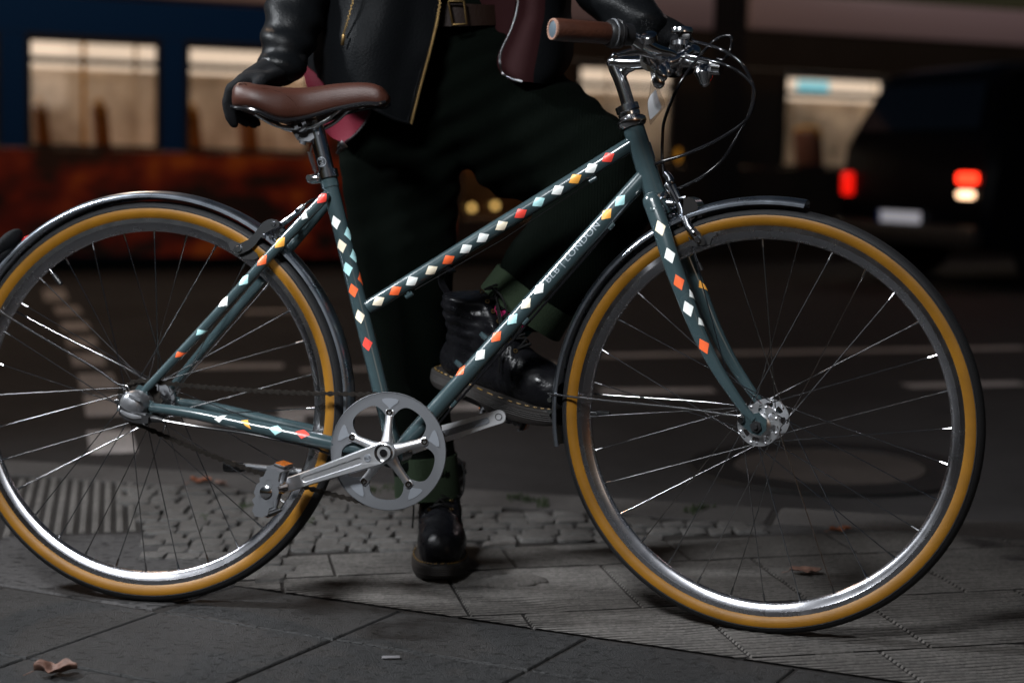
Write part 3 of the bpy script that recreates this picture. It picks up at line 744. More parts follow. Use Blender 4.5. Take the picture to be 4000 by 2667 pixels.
def spokes(wh, c, xf, phase, Rf, yf, valve):
    Y = V((0, 1, 0))
    for i in range(32):
        s = -1 if i % 2 == 0 else 1; k = i//2; lead = 1 if k % 2 else -1
        ra = phase+2*PI*(i+.5)/32; ha = ra+lead*rad(64)
        inn = .0012 if lead > 0 else -.0022
        a = c+V((Rf*math.cos(ha), s*(yf+inn), Rf*math.sin(ha))); b = c+V((.295*math.cos(ra), s*.0025, .295*math.sin(ra)))
        e = (b-a).normalized(); sp_ = MB(); sp_.tube([a-e*.001, b], .00098, 6); sp_.tube([b-e*.014, b-e*.003, b+e*.001], [.0017, .0020, .0024], 8)
        sp_.ell(a+V((0, s*(.0012 if lead < 0 else -.0014), 0)), (.0022, .0012, .0022), seg=8, rings=6)
        sp_.xf(xf).build('spoke', 'steel', wh)
    v = MB(); d = V((math.cos(valve), 0, math.sin(valve)))
    v.tube([c+d*.295, c+d*.284], .003, 10); v.tube([c+d*.284, c+d*.281, c+d*.262, c+d*.260], [.0035, .0048, .0042, .002], 12, 1)
    v.xf(xf).build('valve', ['steel', 'black'], wh)
ident = lambda p: V(p)
rw = wheel(HR, ident, 0)
fw = wheel(HF, S, 0)
q = P(122, 632, -.004)-HR; spokes(rw, HR, ident, rad(84), .029, .030, math.atan2(q.z, q.x))
q = PS(1375, 948, 0)-HF; spokes(fw, HF, S, rad(85.6), .0305, .035, math.atan2(q.z, q.x))
# front hub
hu = MB(); Y = V((0, 1, 0))
hu.lathe([(-.050, .006), (-.050, .010), (-.040, .0125), (-.0385, .018), (-.0365, .020)], HF, Y, 32)
hu.lathe([(.050, .006), (.050, .010), (.040, .0125), (.0385, .018), (.0365, .020)], HF, Y, 32)
hu.lathe([(-.034, .013), (0, .0115), (.034, .013)], HF, Y, 32)
def flange(mb, c, y0, y1, Ro, Ri, nh, off):
    """drilled hub flange: outer band, inner band and bridges between the slots"""
    mb.lathe([(y0, Ro), (y1, Ro), (y1, Ro*.80), (y0, Ro*.80)], c, Y, 48, closed=True)
    mb.lathe([(y0, Ro*.52), (y1, Ro*.52), (y1, Ri), (y0, Ri)], c, Y, 48, closed=True)
    for i in range(nh):
        a = off+2*PI*i/nh; u = V((math.cos(a), 0, math.sin(a))); t = V((-math.sin(a), 0, math.cos(a))); w2 = Ro*.105
        A = [c+u*(Ro*.48)+t*w2*1.4, c+u*(Ro*.66)+t*w2*.9, c+u*(Ro*.84)+t*w2*1.5, c+u*(Ro*.84)-t*w2*1.5, c+u*(Ro*.66)-t*w2*.9, c+u*(Ro*.48)-t*w2*1.4]
        mb.prism([p+V((0, y0+.0002, 0)) for p in A], (0, y1-y0-.0004, 0))
    for i in range(16):
        a = off+2*PI*(i+.5)/16; p = c+V((Ro*.89*math.cos(a), (y0+y1)/2, Ro*.89*math.sin(a)))
        if i % 2 == 0: mb.ell(p+V((0, math.copysign(.0018, y0), 0)), (.0026, .0016, .0026), seg=10, rings=6)
flange(hu, HF, -.0365, -.0335, .0345, .012, 8, .2); flange(hu, HF, .0335, .0365, .0345, .012, 8, .35)
hu.xf(S).build('hub', 'alloy', fw, 35)
ax = MB(); ax.lathe([(-.0625, 0), (-.0625, .0042), (-.058, .0045), (-.058, .0095), (-.0515, .0095), (-.0515, .0105), (-.050, .0105)], HF, Y, 6); ax.xf(S).build('axle_nut', 'black', fw, 30); ax = MB()
ax.lathe([(.0625, 0), (.0625, .0042), (.058, .0045), (.058, .0095), (.050, .0095)], HF, Y, 6)
ax.xf(S).build('axle_nut', 'black', fw, 30)
# rear hub (gear hub) with sprocket
rh = MB()
rh.lathe([(-.040, .008), (-.040, .020), (-.035, .027), (-.0335, .0325), (-.030, .0325), (-.028, .027), (-.010, .0235), (.010, .0235), (.028, .026), (.0285, .0325), (.032, .0325), (.034, .024), (.052, .012), (.056, .006)], HR, Y, 40)
for i in range(10):
    a = 2*PI*i/10; rh.box(HR+V((.025*math.cos(a), -.012+.024*(i % 2), .025*math.sin(a))), (.008, .010, .004), Matrix.Rotation(-a+PI/2, 3, 'Y'))
rh.build('hub', 'satin', rw, 35)
sk = MB(); A = []; B = []
for i in range(18*4):
    a = 2*PI*i/72; r = .0375+(.0022 if i % 4 in (1, 2) else -.0016); A.append(HR+V((r*math.cos(a), -.0445, r*math.sin(a)))); B.append(HR+V((.018*math.cos(a), -.0445, .018*math.sin(a))))
sk.strip(A, B, (0, .0025, 0)); sk.build('sprocket', 'chain', rw, 30)
# gear box on the rear axle: silver cap over a black shell
g = MB(); zz = lambda x, y, yy=-.085: P(*Z(x, y, 400, 1450, 5.2275), yy)
c = zz(640, 640, -.078)
g.lathe([(.030, .0235), (.004, .0232), (-.008, .0215), (-.016, .016), (-.019, .009), (-.0195, 0)], zz(640, 665, -.078), Y, 36, 0)
g.tube(spline([zz(360, 700), zz(430, 790), zz(560, 880), zz(730, 930), zz(930, 915)], 6), [r[0] for r in spline([(.004,), (.007,), (.0085,), (.0085,), (.006,)], 6)], 14, 0, side=V((0, 1, 0)), flat=1.9)
g.box(zz(660, 545, -.099), (.022, .002, .0045), Matrix.Rotation(rad(20), 3, 'Y'), 1)
g.build('gear_box_cap', ['capalloy', 'satin'], bike, 40)
g = MB(); o_ = [zz(*k, -.098) for k in ((350, 690), (335, 800), (370, 900), (470, 985), (640, 1050), (840, 1075), (930, 1060), (940, 930), (800, 880), (600, 850), (430, 760))]
g.prism(o_, (0, .034, 0)); g.tube([zz(930, 960), zz(1010, 960), zz(1090, 975), zz(1160, 985), zz(1240, 1005)], [.006, .0052, .0062, .0046, .0036], 12)
g.cyl(zz(400, 470, -.075), zz(380, 660, -.075), .005, 10)
g.build('gear_box_shell', 'black', bike, 40)
g = MB(); g.tube([zz(260, 615, -.07), zz(350, 605, -.07)], .0042, 12); g.lathe([(-.072, 0), (-.072, .0055), (-.068, .0062), (-.064, .0062), (-.0625, .0085), (-.0600, .0085)], zz(712, 395, 0), Y, 20)
g.build('axle_bolt', 'steel', bike)

# ---- fork
def fk(x, y, yy): return PS(x, y, yy)
fo = MB(); pol = {}
for s in (-1, 1):
    pp = [fk(1507, 462, 0), fk(1519, 520, -.030), fk(1542, 600, -.042), fk(1572, 680, -.046), fk(1604, 762, -.048), fk(1642, 838, -.0495), fk(1678, 895, -.0505), fk(1712, 944, -.051)]
    ys = [0.026, .034, .042, .046, .048, .0495, .0505, .051]
    pts = [V((p.x, s*yy, p.z)) for p, yy in zip(pp, ys)]; pts = spline(pts, 6)
    rr = [r[0] for r in spline([(.0150,), (.0148,), (.0148,), (.0138,), (.0122,), (.0103,), (.0088,), (.0074,)], 6)]
    fo.tube(pts, rr, 20, side=V((0, 1, 0)), flat=.72, round_=True); pol[s] = pts
    e = pts[-1]; ol = [(-.012, .010), (.004, .016), (.016, .006), (.016, -.008), (.008, -.016), (-.004, -.014), (-.020, -.002), (-.022, .006)]
    fo.prism([V((HF.x-.002+x*1.15, s*.0535, HF.z+.004+z*1.15)) for x, z in ol], (0, -s*.005, 0))
    fo.tube([e, V((HF.x-.004, s*.051, HF.z+.010))], [.0074, .0066], 16, side=V((0, 1, 0)), flat=.72)
crn = fk(1507, 455, 0)
fo.tube([crn+_ax*.002, crn-_ax*.012, crn-_ax*.030], [.0195, .0195, .016], 28); fo.tube([crn-_ax*.022+V((0, -.026, 0)), crn-_ax*.022+V((0, .026, 0))], .0145, 20, round_=True)
fo.tube([crn, crn-_ax*.03], .0150, 20)
fo.xf(S)
bvf = BVHTree.FromPolygons(fo.v, fo.f)
fd = lambda i: (S(pol[-1][min(i+1, len(pol[-1])-1)])-S(pol[-1][i])).normalized()
for x, y, c, i, t in ((1516, 524, 'C', 7, 0), (1538, 587, 'W', 12, 0), (1559, 648, 'O', 16, 0), (1590, 679, 'W', 19, 1), (1580, 709, 'W', 20, 0), (1612, 742, 'W', 23, 1), (1616, 795, 'O', 26, 0), (1613.5, 657, 'Y', 16, 1)):
    diamond(fo, bvf, x, y, fd(i), .0115, c, tri=t or None, a=.0138)
fo.build('fork', DMATS, bike, 50)

# ---- fenders with stays
def fender(c, xf, a0, a1, Re, w_, crown, lamp_=False):
    f = MB(); pr = []
    for k in range(13):
        t = -1+2*k/12; pr.append((w_*math.sin(t*rad(80)), Re+crown*math.cos(t*rad(80))))
    pr += [(h*.96, r-.0014) for h, r in pr[::-1]]
    f.lathe(pr, c, (0, -1, 0), 90, 0, closed=True, ref=V((1, 0, 0)), a0=a0, a1=a1)
    for s in (-1, 1): f.lathe([(s*(w_*.985), Re+.002), (s*(w_*.985+.001), Re+.0035), (s*(w_*.985+.001), Re-.0005), (s*(w_*.985-.001), Re-.001)], c, (0, -1, 0), 90, 0, closed=True, ref=V((1, 0, 0)), a0=a0, a1=a1)
    return f.xf(xf)
rear_a0 = rad(-16); fender(HR, ident, rear_a0, rad(206), .3515, .0225, .0125).build('fender', 'fender', bike, 30)
q1 = PS(1845, 463, 0)-HF; q2 = PS(1279, 1000, 0)-HF
fa0 = math.atan2(q1.z, q1.x); fa1 = math.atan2(q2.z, q2.x) % (2*PI)
fender(HF, S, fa0-.02, fa1+.045, .3505, .0225, .0125).build('fender', 'fender', bike, 30)
sy = MB(); a_ = zz(720, 330, -.066); far = P(60, 702, .024)
for s in (-1, 1):
    e = V((HR.x-.022, s*.066, HR.z+.025)); ang = rad(151); p2 = HR+V((.362*math.cos(ang), s*.0235, .362*math.sin(ang)))
    sy.tube(spline([e+V((.010, 0, -.004)), e+V((.006, 0, .004)), e+V((-.012, 0, .008)), e.lerp(p2, .2)+V((0, 0, .004)), e.lerp(p2, .6), p2], 6), .00215, 10)
sy.build('fender_stay', 'steel', bike)
sy = MB()
for s in (-1, 1):
    e = V((HF.x-.026, s*.056, HF.z+.012)); ang = rad(175.0); p2 = HF+V((.3655*math.cos(ang), s*.0235, .3655*math.sin(ang)))
    sy.tube(spline([e+V((.006, 0, -.003)), e+V((.004, 0, .004)), e+V((-.014, 0, .004)), e.lerp(p2, .3)+V((0, 0, .004)), e.lerp(p2, .75), p2], 6), .00205, 10)
    sy.lathe([(-s*.060, 0), (-s*.060, .0050), (-s*.058, .0062), (-s*.054, .0062)] if s > 0 else [(-.0605, 0), (-.0605, .0045), (-.0585, .0060), (-.054, .0060)], V((HF.x-.024, 0, HF.z+.010)), Y, 18)
sy.cyl(PS(1262, 918, -.012), PS(1266, 918, .012), .004); sy.cyl(PS(1262, 945, -.012), PS(1266, 945, .012), .004)
sy.xf(S).build('fender_stay', 'steel', bike)
def on_fender(dx, dy, r):
    q = P(dx, dy, 0)-HR; t = math.atan2(q.z, q.x); return HR+V((r*math.cos(t), 0, r*math.sin(t))), t
tl = MB(); q, t_ = on_fender(14, 592, .366); rt = Matrix.Rotation(-t_+PI/2, 3, 'Y'); tl.ell(q+rt@V((.020, 0, .014)), (.034, .026, .014), rt); tl.ell(q+rt@V((.0, 0, .002)), (.024, .018, .008), rt); tl.build('rear_lamp', 'glove', bike)
tl = MB(); q, t_ = on_fender(61, 552, .3655); tl.ell(q, (.009, .006, .0022), Matrix.Rotation(-t_+PI/2, 3, 'Y')); tl.build('fender_reflector', 'redlens', bike)

# ---- crankset
ck = empty('crankset', parent=bike)
CC = V((BB.x, 0, BB.z)); yR = -.052
c = CC+V((0, yR, 0)); bolt0 = math.atan2((P(*Z(1110, 375, 900, 1400, 1.809), yR)-P(*Z(1097, 660, 900, 1400, 1.809), yR)).z, (P(*Z(1110, 375, 900, 1400, 1.809), yR)-P(*Z(1097, 660, 900, 1400, 1.809), yR)).x)
c = P(*Z(1114, 655, 900, 1400, 1.809), yR)
ring = MB(); A = []; B = []; n = 180
for i in range(n):
    t = 2*PI*i/n; dlt = ((t-bolt0+PI/5) % (2*PI/5))-PI/5
    rin = .0805-.0275*math.exp(-(dlt/rad(12.5))**2)
    A.append(c+V((.0972*math.cos(t), 0, .0972*math.sin(t)))); B.append(c+V((rin*math.cos(t), 0, rin*math.sin(t))))
ring.strip(A, B, (0, .0032, 0))
A2 = [p+V((0, .0034, 0)) for p in B]; 
ring.lathe([(-.0012, .0972), (-.0004, .0980), (.0028, .0980), (.0036, .0972)], c, Y, 120)
for i in range(5):
    a = bolt0+i*2*PI/5; o_ = []
    for r, da in ((.0700, 0), (.0745, .055), (.0825, .155), (.0868, .165), (.0878, .10), (.0880, 0), (.0878, -.10), (.0868, -.165), (.0825, -.155), (.0745, -.055)):
        o_.append(c+V((r*math.cos(a+da), -.0007, r*math.sin(a+da))))
    ring.prism(o_, (0, .0012, 0), 1)
ring.build('chainring', ['satin', 'satinlight'], ck, 30)
tr = MB(); A = []; B = []
for i in range(46*4):
    a = 2*PI*i/184; r = .0935+(.0018 if i % 4 in (1, 2) else -.0018); A.append(c+V((r*math.cos(a), .0052, r*math.sin(a)))); B.append(c+V((.083*math.cos(a), .0052, .083*math.sin(a))))
tr.strip(A, B, (0, .0025, 0)); tr.build('tooth_ring', 'satin', ck, 30)
spd = MB()
for i in range(5):
    a = bolt0+i*2*PI/5; u = V((math.cos(a), 0, math.sin(a)))
    spd.tube([c+u*.008+V((0, -.010, 0)), c+u*.030+V((0, -.0075, 0)), c+u*.050+V((0, -.003, 0)), c+u*.058+V((0, -.001, 0))], [.0125, .0078, .0066, .0072], 16, side=V((0, 1, 0)), flat=.75)
    spd.box(c+u*.0625+V((0, -.0008, 0)), (.013, .004, .014), Matrix.Rotation(-a, 3, 'Y'), 0, .002)
spd.build('spider', 'alloy', ck, 40)
for i in range(5):
    bo = MB(); a = bolt0+i*2*PI/5; u = V((math.cos(a), 0, math.sin(a)))
    bo.lathe([(-.0032, .0022), (-.0032, .0052), (-.0024, .0058), (0, .0058)], c+u*.0645+V((0, -.0008, 0)), Y, 20, 0)
    bo.lathe([(-.0030, 0), (-.0012, .0022)], c+u*.0645+V((0, -.0010, 0)), Y, 6, 1)
    bo.build('chainring_bolt', ['steel', 'black'], ck, 35)
def crank(c, d, side, L=.172):
    """arm with a long groove; side -1 near / 1 far"""
    d = d.normalized(); t = V((-d.z, 0, d.x)); m = MB(); O = []; G = []
    def outline(ws, x0, x1, n=12):
        out = []
        for i in range(n+1):
            a = PI/2+PI*i/n; out.append((x0+ws[0]*math.cos(a), ws[0]*math.sin(a)))
        for i in range(1, 8): f = i/8; out.append((x0+(x1-x0)*f, -(ws[0]+(ws[1]-ws[0])*min(1, f*1.25))))
        for i in range(n+1):
            a = -PI/2+PI*i/n; out.append((x1+ws[1]*math.cos(a), ws[1]*math.sin(a)))
        for i in range(7, 0, -1): f = i/8; out.append((x0+(x1-x0)*f, ws[0]+(ws[1]-ws[0])*min(1, f*1.25)))
        return out
    O = outline((.0185, .0120), 0, L); Gm = outline((.0062, .0055), .045, L-.030); n = len(O)
    y0 = 0; y1 = side*.0125; gi = side*.0095
    def pt(q, y, k=1): return c+d*q[0]+t*q[1]*k+V((0, y-side*.012*0+side*.006*(1-min(1, max(0, q[0])/L)), 0))
    rings = [[pt(q, y0) for q in O], [pt(q, y1*.78) for q in O], [pt((q[0]*1, q[1]), y1, .86) for q in O], [pt(q, y1) for q in Gm], [pt(q, gi, .8) for q in Gm]]
    vs = [p for r in rings for p in r]; fs = [tuple(range(n)), tuple(4*n+i for i in range(n))]
    for k in range(4):
        for i in range(n): j = (i+1) % n; fs.append((k*n+i, k*n+j, (k+1)*n+j, (k+1)*n+i))
    m.add(vs, fs); return m, d, t
pe = P(655, 1115, -.074)
arm, d, t = crank(c+V((0, -.012, 0)), pe-(c+V((0, -.02, 0))), -1)
armo = arm.build('crank_arm', 'alloy', ck, 42)
dc = MB(); q = c+V((0, -.0305, 0)); dc.lathe([(.004, .0155), (-.0015, .0155), (-.002, .0142)], q, Y, 32, 0); dc.lathe([(-.002, .0142), (-.001, .0118), (.002, .011), (.002, .0065), (-.0022, .0062), (-.0022, 0)], q, Y, 32, 1); dc.build('dust_cap', ['steel', 'gloss'], ck, 35)
lg = MB(); q = c+d*.0285+V((0, -.0305, 0)); vs, fs = text_mesh('BLB', .0072)
u = V((.97, 0, .24)); w2 = V((-.24, 0, .97))
lg.prism([q+V((.0062*math.cos(2*PI*i/28), 0, .0062*math.sin(2*PI*i/28))) for i in range(28)], (0, .004, 0), 0)
lg.add([q+(u*p[0]+w2*p[1])*.9+V((0, -.0003, 0)) for p in vs], fs, 1)
lg.build('emblem', ['satinlight', 'chain'], armo, 35)
c2 = V((c.x, .055, c.z)); pf = P(1152, 955, .080)
arm, d2, t2 = crank(c2, pf-c2, 1); arm.build('crank_arm', 'alloy', ck, 42)
# the far arm shows its inner face: groove with lettering
gv = MB(); a_ = c2+d2*.070+V((0, -.0008, 0)); b_ = c2+d2*.150+V((0, -.0008, 0))
o_ = [a_+t2*.0055, a_-t2*.0055]+[b_+d2*(.0055*math.sin(x))-t2*(.0055*math.cos(x)) for x in (0, .6, 1.2, 1.57, 2, 2.6, 3.14)]
gv.prism(o_, (0, .0015, 0), 0); vs, fs = text_mesh('FORGED', .0085)
gv.add([c2+d2*(.112+p[0]*.9)+t2*p[1]+V((0, -.0011, 0)) for p in vs], fs, 1); gv.build('crank_groove', ['satinlight', 'satin'], ck, 35)
gv = MB(); gv.lathe([(-.0008, .0062), (-.0008, .0050), (.0015, .0048), (.0015, 0)], c2+d2*.172, Y, 24); gv.build('pedal_thread', 'black', ck, 35)
ax_ = MB(); ax_.cyl(CC+V((0, -.05, 0)), CC+V((0, .06, 0)), .0085, 20); ax_.build('crank_axle', 'steel', ck)

def pedal(c, side, e1, e2):
    """cage pedal: spindle along y, toothed end plate, two cage bars, reflectors"""
    p = empty('pedal', parent=bike); Yd = V((0, side, 0)); m = MB()
    def q(a, b, y): return c+e1*a+e2*b+Yd*y
    yo = .098
    ol = [(.038, -.006), (.040, .004), (.034, .012), (.024, .013), (.020, .018), (.013, .016), (.008, .020), (-.006, .020), (-.010, .016), (-.018, .018), (-.023, .013), (-.034, .014), (-.041, .006), (-.043, -.006), (-.034, -.013), (-.026, -.012), (-.020, -.018), (-.012, -.0145), (-.008, -.019), (.006, -.019), (.011, -.015), (.018, -.0175), (.023, -.012), (.033, -.011)]
    inn = []
    for i in range(len(ol)): inn.append((ol[i][0]*.52, ol[i][1]*.5))
    m.strip([q(a, b, yo) for a, b in ol], [q(a, b, yo) for a, b in inn], Yd*.0016)
    m.strip([q(a, b, yo) for a, b in inn], [q(.008*math.cos(PI/2-2*PI*i/len(ol)+0), .007*math.sin(PI/2-2*PI*i/len(ol)), yo) for i in range(len(ol))], Yd*.0014)
    for s in (-1, 1):
        for b in (-.010, -.0035, .0035, .010):
            m.box(q(s*.036, b, .058), (.0022, .080, .0042), Matrix((e1, Yd, e2)).transposed())
        m.box(q(s*.0375, 0, .058), (.0016, .078, .026), Matrix((e1, Yd, e2)).transposed())
        m.box(q(s*.018, 0, .022), (.036, .010, .009), Matrix((e1, Yd, e2)).transposed(), 0, .002)
        m.box(q(s*.018, 0, .088), (.036, .010, .009), Matrix((e1, Yd, e2)).transposed(), 0, .002)
    m.build('pedal_cage', 'satin', p, 30)
    b = MB(); b.lathe([(.004, .0055), (.010, .0062), (.010, .0095), (.016, .0115), (.024, .0115), (.03, .009), (.075, .008), (.08, .010), (.102, .010), (.104, .006), (.104, 0)], c, Yd, 24); b.build('pedal_body', 'chrome', p, 35)
    for s in (-1, 1):
        r = MB(); r.box(q(s*.0405, 0, .050), (.006, .046, .020), Matrix((e1, Yd, e2)).transposed(), 1, .002); r.box(q(s*.0440, 0, .050), (.0015, .041, .016), Matrix((e1, Yd, e2)).transposed(), 0)
        r.build('reflector', ['amberlens', 'black'], p, 30)
e1 = V((.30, 0, .954)); e2 = V((.954, 0, -.30)); pedal(P(655, 1115, -.078), -1, e1, e2)
e1 = V((.92, 0, -.39)).normalized(); e2 = V((.39, 0, .92)).normalized(); pedal(c2+d2*.172+V((0, .016, 0)), 1, e1, e2)

# ---- chain
cn = MB(); Rr = .0375; Rc = .0935; yC = -.0455
hub2 = HR; c3 = V((c.x, yC, c.z))
ang = math.atan2(c3.z-hub2.z, c3.x-hub2.x)
path = []
for i in range(0, 25): a = rad(268)-rad(180)*i/24; path.append(V((Rr*math.cos(a), yC, RT+Rr*math.sin(a))))
T0 = path[-1]; T1 = V((c.x-.002, yC, c.z+Rc))
for i in range(1, 30): f = i/30; q = T0.lerp(T1, f); q.z -= .006*math.sin(PI*f); path.append(q)
for i in range(0, 25): a = rad(92)-rad(196)*i/24; path.append(c3+V((Rc*math.cos(a), 0, Rc*math.sin(a))))
T2 = path[-1]; T3 = path[0]
for i in range(1, 30): f = i/30; q = T2.lerp(T3, f); q.z -= .012*math.sin(PI*f); path.append(q)
L = [0]
for i in range(1, len(path)): L.append(L[-1]+(path[i]-path[i-1]).length)
nl = int(L[-1]/.0127); nl -= nl % 2; step = L[-1]/nl; joints = []; k = 0
for i in range(nl):
    s = i*step
    while L[k+1] < s: k += 1
    joints.append(path[k].lerp(path[k+1], (s-L[k])/(L[k+1]-L[k])))
for i in range(nl):
    a, b = joints[i], joints[(i+1) % nl]; u = (b-a).normalized(); v_ = V((-u.z, 0, u.x)); h = (b-a).length
    ol = []
    for (x, y_) in [(-.0038, 0), (-.0028, .0036), (0, .0045), (.0030, .0034), (h/2, .0019), (h-.0030, .0034), (h, .0045), (h+.0028, .0036), (h+.0038, 0)]: ol.append((x, y_))
    ol += [(x, -y_) for x, y_ in ol[-2:0:-1]]
    o2 = .0032 if i % 2 else .0021
    for s in (-1, 1): cn.prism([a+u*x+v_*y_+V((0, s*o2-.0005, 0)) for x, y_ in ol], (0, .001, 0))
    cn.cyl(a+V((0, -.0044, 0)), a+V((0, .0044, 0)), .0019, 8); cn.cyl(a+V((0, -.0018, 0)), a+V((0, .0018, 0)), .0038, 8)
cn.build('chain', 'chain', bike, 30)

# ---- kickstand
ks = MB(); a_ = P(760, 1092, .06); b_ = P(560, 1072, .075); e_ = P(516, 1071, .077)
ks.tube([V((.37, .03, .262)), a_, b_], [.008, .0075, .0072], 16); ks.tube([b_, b_.lerp(e_, .1), b_.lerp(e_, .8), e_], [.008, .0092, .0105, .009], 16, 1)
ks.box(V((.37, .0, .266)), (.03, .07, .012), None, 0, .003)
ks.build('kickstand', ['satin', 'black'], bike, 40)

# ---- brakes
rb = MB(); zb = lambda x, y, yy=-.014: P(*Z(x, y, 850, 750, 5.2275), yy)
rb.prism([zb(*k, -.024) for k in ((1090, 548), (1010, 570), (920, 625), (840, 720), (740, 860), (630, 970), (480, 1040), (345, 1110), (305, 1190), (340, 1260), (400, 1290), (520, 1245), (640, 1190), (760, 1090), (850, 970), (930, 880), (1040, 800), (1150, 745), (1260, 690), (1250, 610), (1170, 562))], (0, .011, 0))
rb.prism([zb(*k, -.006) for k in ((1180, 560), (1080, 620), (1010, 760), (1000, 880), (1100, 1000), (1240, 1010), (1340, 860), (1330, 700))], (0, .012, 0), 0)
rb.tube([zb(1330, 640, -.016), zb(1480, 530, -.016), zb(1610, 425, -.016)], [.0055, .005, .0045], 12, side=V((0, 1, 0)), flat=1.5)
rb.tube([zb(1600, 430, -.016), zb(1660, 380, -.016), zb(1665, 376, -.016), zb(1740, 290, -.016), zb(1775, 270, -.016)], [.0045, .0065, .005, .0048, .003], 14)
for k in ((1140, 650), (1320, 790), (930, 905), (1080, 910), (1190, 930)):
    q = zb(*k, -.026); rb.lathe([(-.002, 0), (-.002, .003), (0, .0042), (.012, .0042)], q, Y, 14)
rb.lathe([(-.004, 0), (-.004, .0045), (-.002, .006), (.008, .006)], zb(430, 1165, -.024), Y, 18)
rb.build('brake_caliper', 'caliper', bike, 35)
rb = MB(); rb.prism([zb(*k, -.0165) for k in ((215, 1060), (250, 1005), (330, 1000), (600, 1110), (800, 1250), (830, 1330), (760, 1380), (560, 1370), (400, 1290), (250, 1160))], (0, .006, 0)); rb.build('brake_shoe', 'black', bike, 35)
rb = MB(); rb.tube(spline([zb(1750, 285, -.016), zb(1830, 225, -.014), zb(1930, 165, -.008), zb(2010, 150, 0)], 6), .0022, 10); rb.build('brake_cable', 'gloss', bike)
fb = MB(); zf = lambda x, y, yy=0: PS(*Z(x, y, 2300, 600, 2.24), yy)
yb = -.004
fb.tube([zf(665, 170, yb), zf(700, 205, yb), zf(712, 240, yb), zf(714, 246, yb), zf(722, 258, yb), zf(726, 270, yb)], [.0062, .0066, .0075, .0058, .0058, .0045], 16)
fb.tube([zf(700, 265, yb), zf(690, 275, yb), zf(745, 370, yb), zf(800, 480, yb), zf(810, 600, yb)], [.007, .0075, .0058, .0058, .0072], 14, side=V((0, 1, 0)), flat=1.2)
fb.tube([zf(735, 275, yb), zf(790, 390, yb), zf(850, 385, yb)], [.005, .004, .004], 10)
o_ = [zf(*k, -.02) for k in ((830, 400), (870, 380), (915, 395), (950, 440), (955, 500), (930, 560), (890, 590), (850, 600), (820, 560))]
fb.prism(o_, (0, .040, 0))
fb.tube([zf(840, 560, -.018), zf(870, 640, -.026), zf(920, 700, -.030)], [.008, .0065, .0065], 12, side=V((0, 1, 0)), flat=.7)
A = [zf(*k, -.033) for k in ((890, 660), (925, 650), (970, 690), (1010, 755), (1012, 800), (975, 805), (935, 770), (895, 705))]
B = [zf(*k, -.033) for k in ((905, 690), (922, 685), (935, 705), (945, 722), (945, 732), (932, 728), (918, 712), (905, 700))]
fb.strip(A, B, (0, .008, 0)); fb.lathe([(-.004, 0), (-.004, .004), (-.002, .0056), (.006, .0056)], zf(950, 752, -.034), Y, 16)
fb.lathe([(-.003, 0), (-.003, .005), (-.001, .0062), (.01, .0062)], zf(795, 615, -.006), Y, 16)
for k in ((745, 440), (720, 545)): fb.lathe([(-.006, 0), (-.006, .003), (0, .0045), (.012, .0045)], zf(*k, -.006), Y, 12)
fb.tube([zf(690, 440, 0), zf(780, 450, 0)], .0075, 14); fb.tube([zf(640, 430, 0), zf(760, 445, 0)], .010, 14)
fb.xf(S).build('brake_caliper', 'caliper', bike, 35)
fb = MB(); fb.prism([zf(*k, -.022) for k in ((850, 790), (1060, 690), (1120, 690), (1110, 720), (1075, 740), (1060, 800), (1000, 815), (880, 810))], (0, .006, 0)); fb.xf(S).build('brake_shoe', 'black', bike, 35)
fb = MB(); fb.tube([zf(832, 620, -.012), zf(890, 770, -.016), zf(960, 955, -.02)], .0011, 8); fb.xf(S).build('brake_wire', 'steel', bike)
fb = MB(); fb.tube([zf(960, 955, -.02), zf(990, 1020, -.02)], .0032, 10); fb.xf(S).build('cable_tip', 'black', bike)

# ---- stem, handlebar, grips, controls
stm = MB(); zs = lambda x, y, yy=0: PS(*Z(x, y, 2100, 0, 2.6133), yy)
stm.tube(spline([zs(945, 1150), zs(905, 1000), zs(850, 830), zs(800, 715), zs(785, 672)], 5), .0111, 24, round_=True)
stm.tube(spline([zs(772, 640), zs(800, 640), zs(900, 646), zs(1000, 645), zs(1100, 640), zs(1175, 632)], 5), [r[0] for r in spline([(.0112,), (.0125,), (.0118,), (.0112,), (.0112,), (.0125,)], 5)], 24, round_=True)
stm.tube(spline([zs(845, 815), zs(862, 755), zs(905, 705), zs(960, 680)], 5), .0085, 16, round_=True)
cl = zs(1190, 625); stm.tube([cl+V((0, -.019, 0)), cl+V((0, .019, 0))], .0185, 28); stm.tube([cl+V((.006, -.012, -.012)), cl+V((.012, -.012, -.036))], .010, 14, round_=True); stm.tube([cl+V((.012, -.016, -.026)), cl+V((.012, .016, -.026))], .0045, 10)
stm.xf(S).build('stem', 'chrome', bike, 40)
hbp = [cl, cl+V((.004, .05, .004)), PS(1482, 112, .0) , None]
near = [V(cl), V(cl)+V((.002, -.045, .004)), PS(1478, 110, -.10), PS(1446, 86, -.155), PS(1396, 77, -.205), PS(1272, 68, -.275)]
mir = lambda q: V((q.x, -q.y, q.z))
bars = MB()
for pts in (near, [mir(q) for q in near]): bars.tube(spline(pts, 8), .0111, 18)
bars.xf(S).build('handlebar', 'chrome', bike, 40)
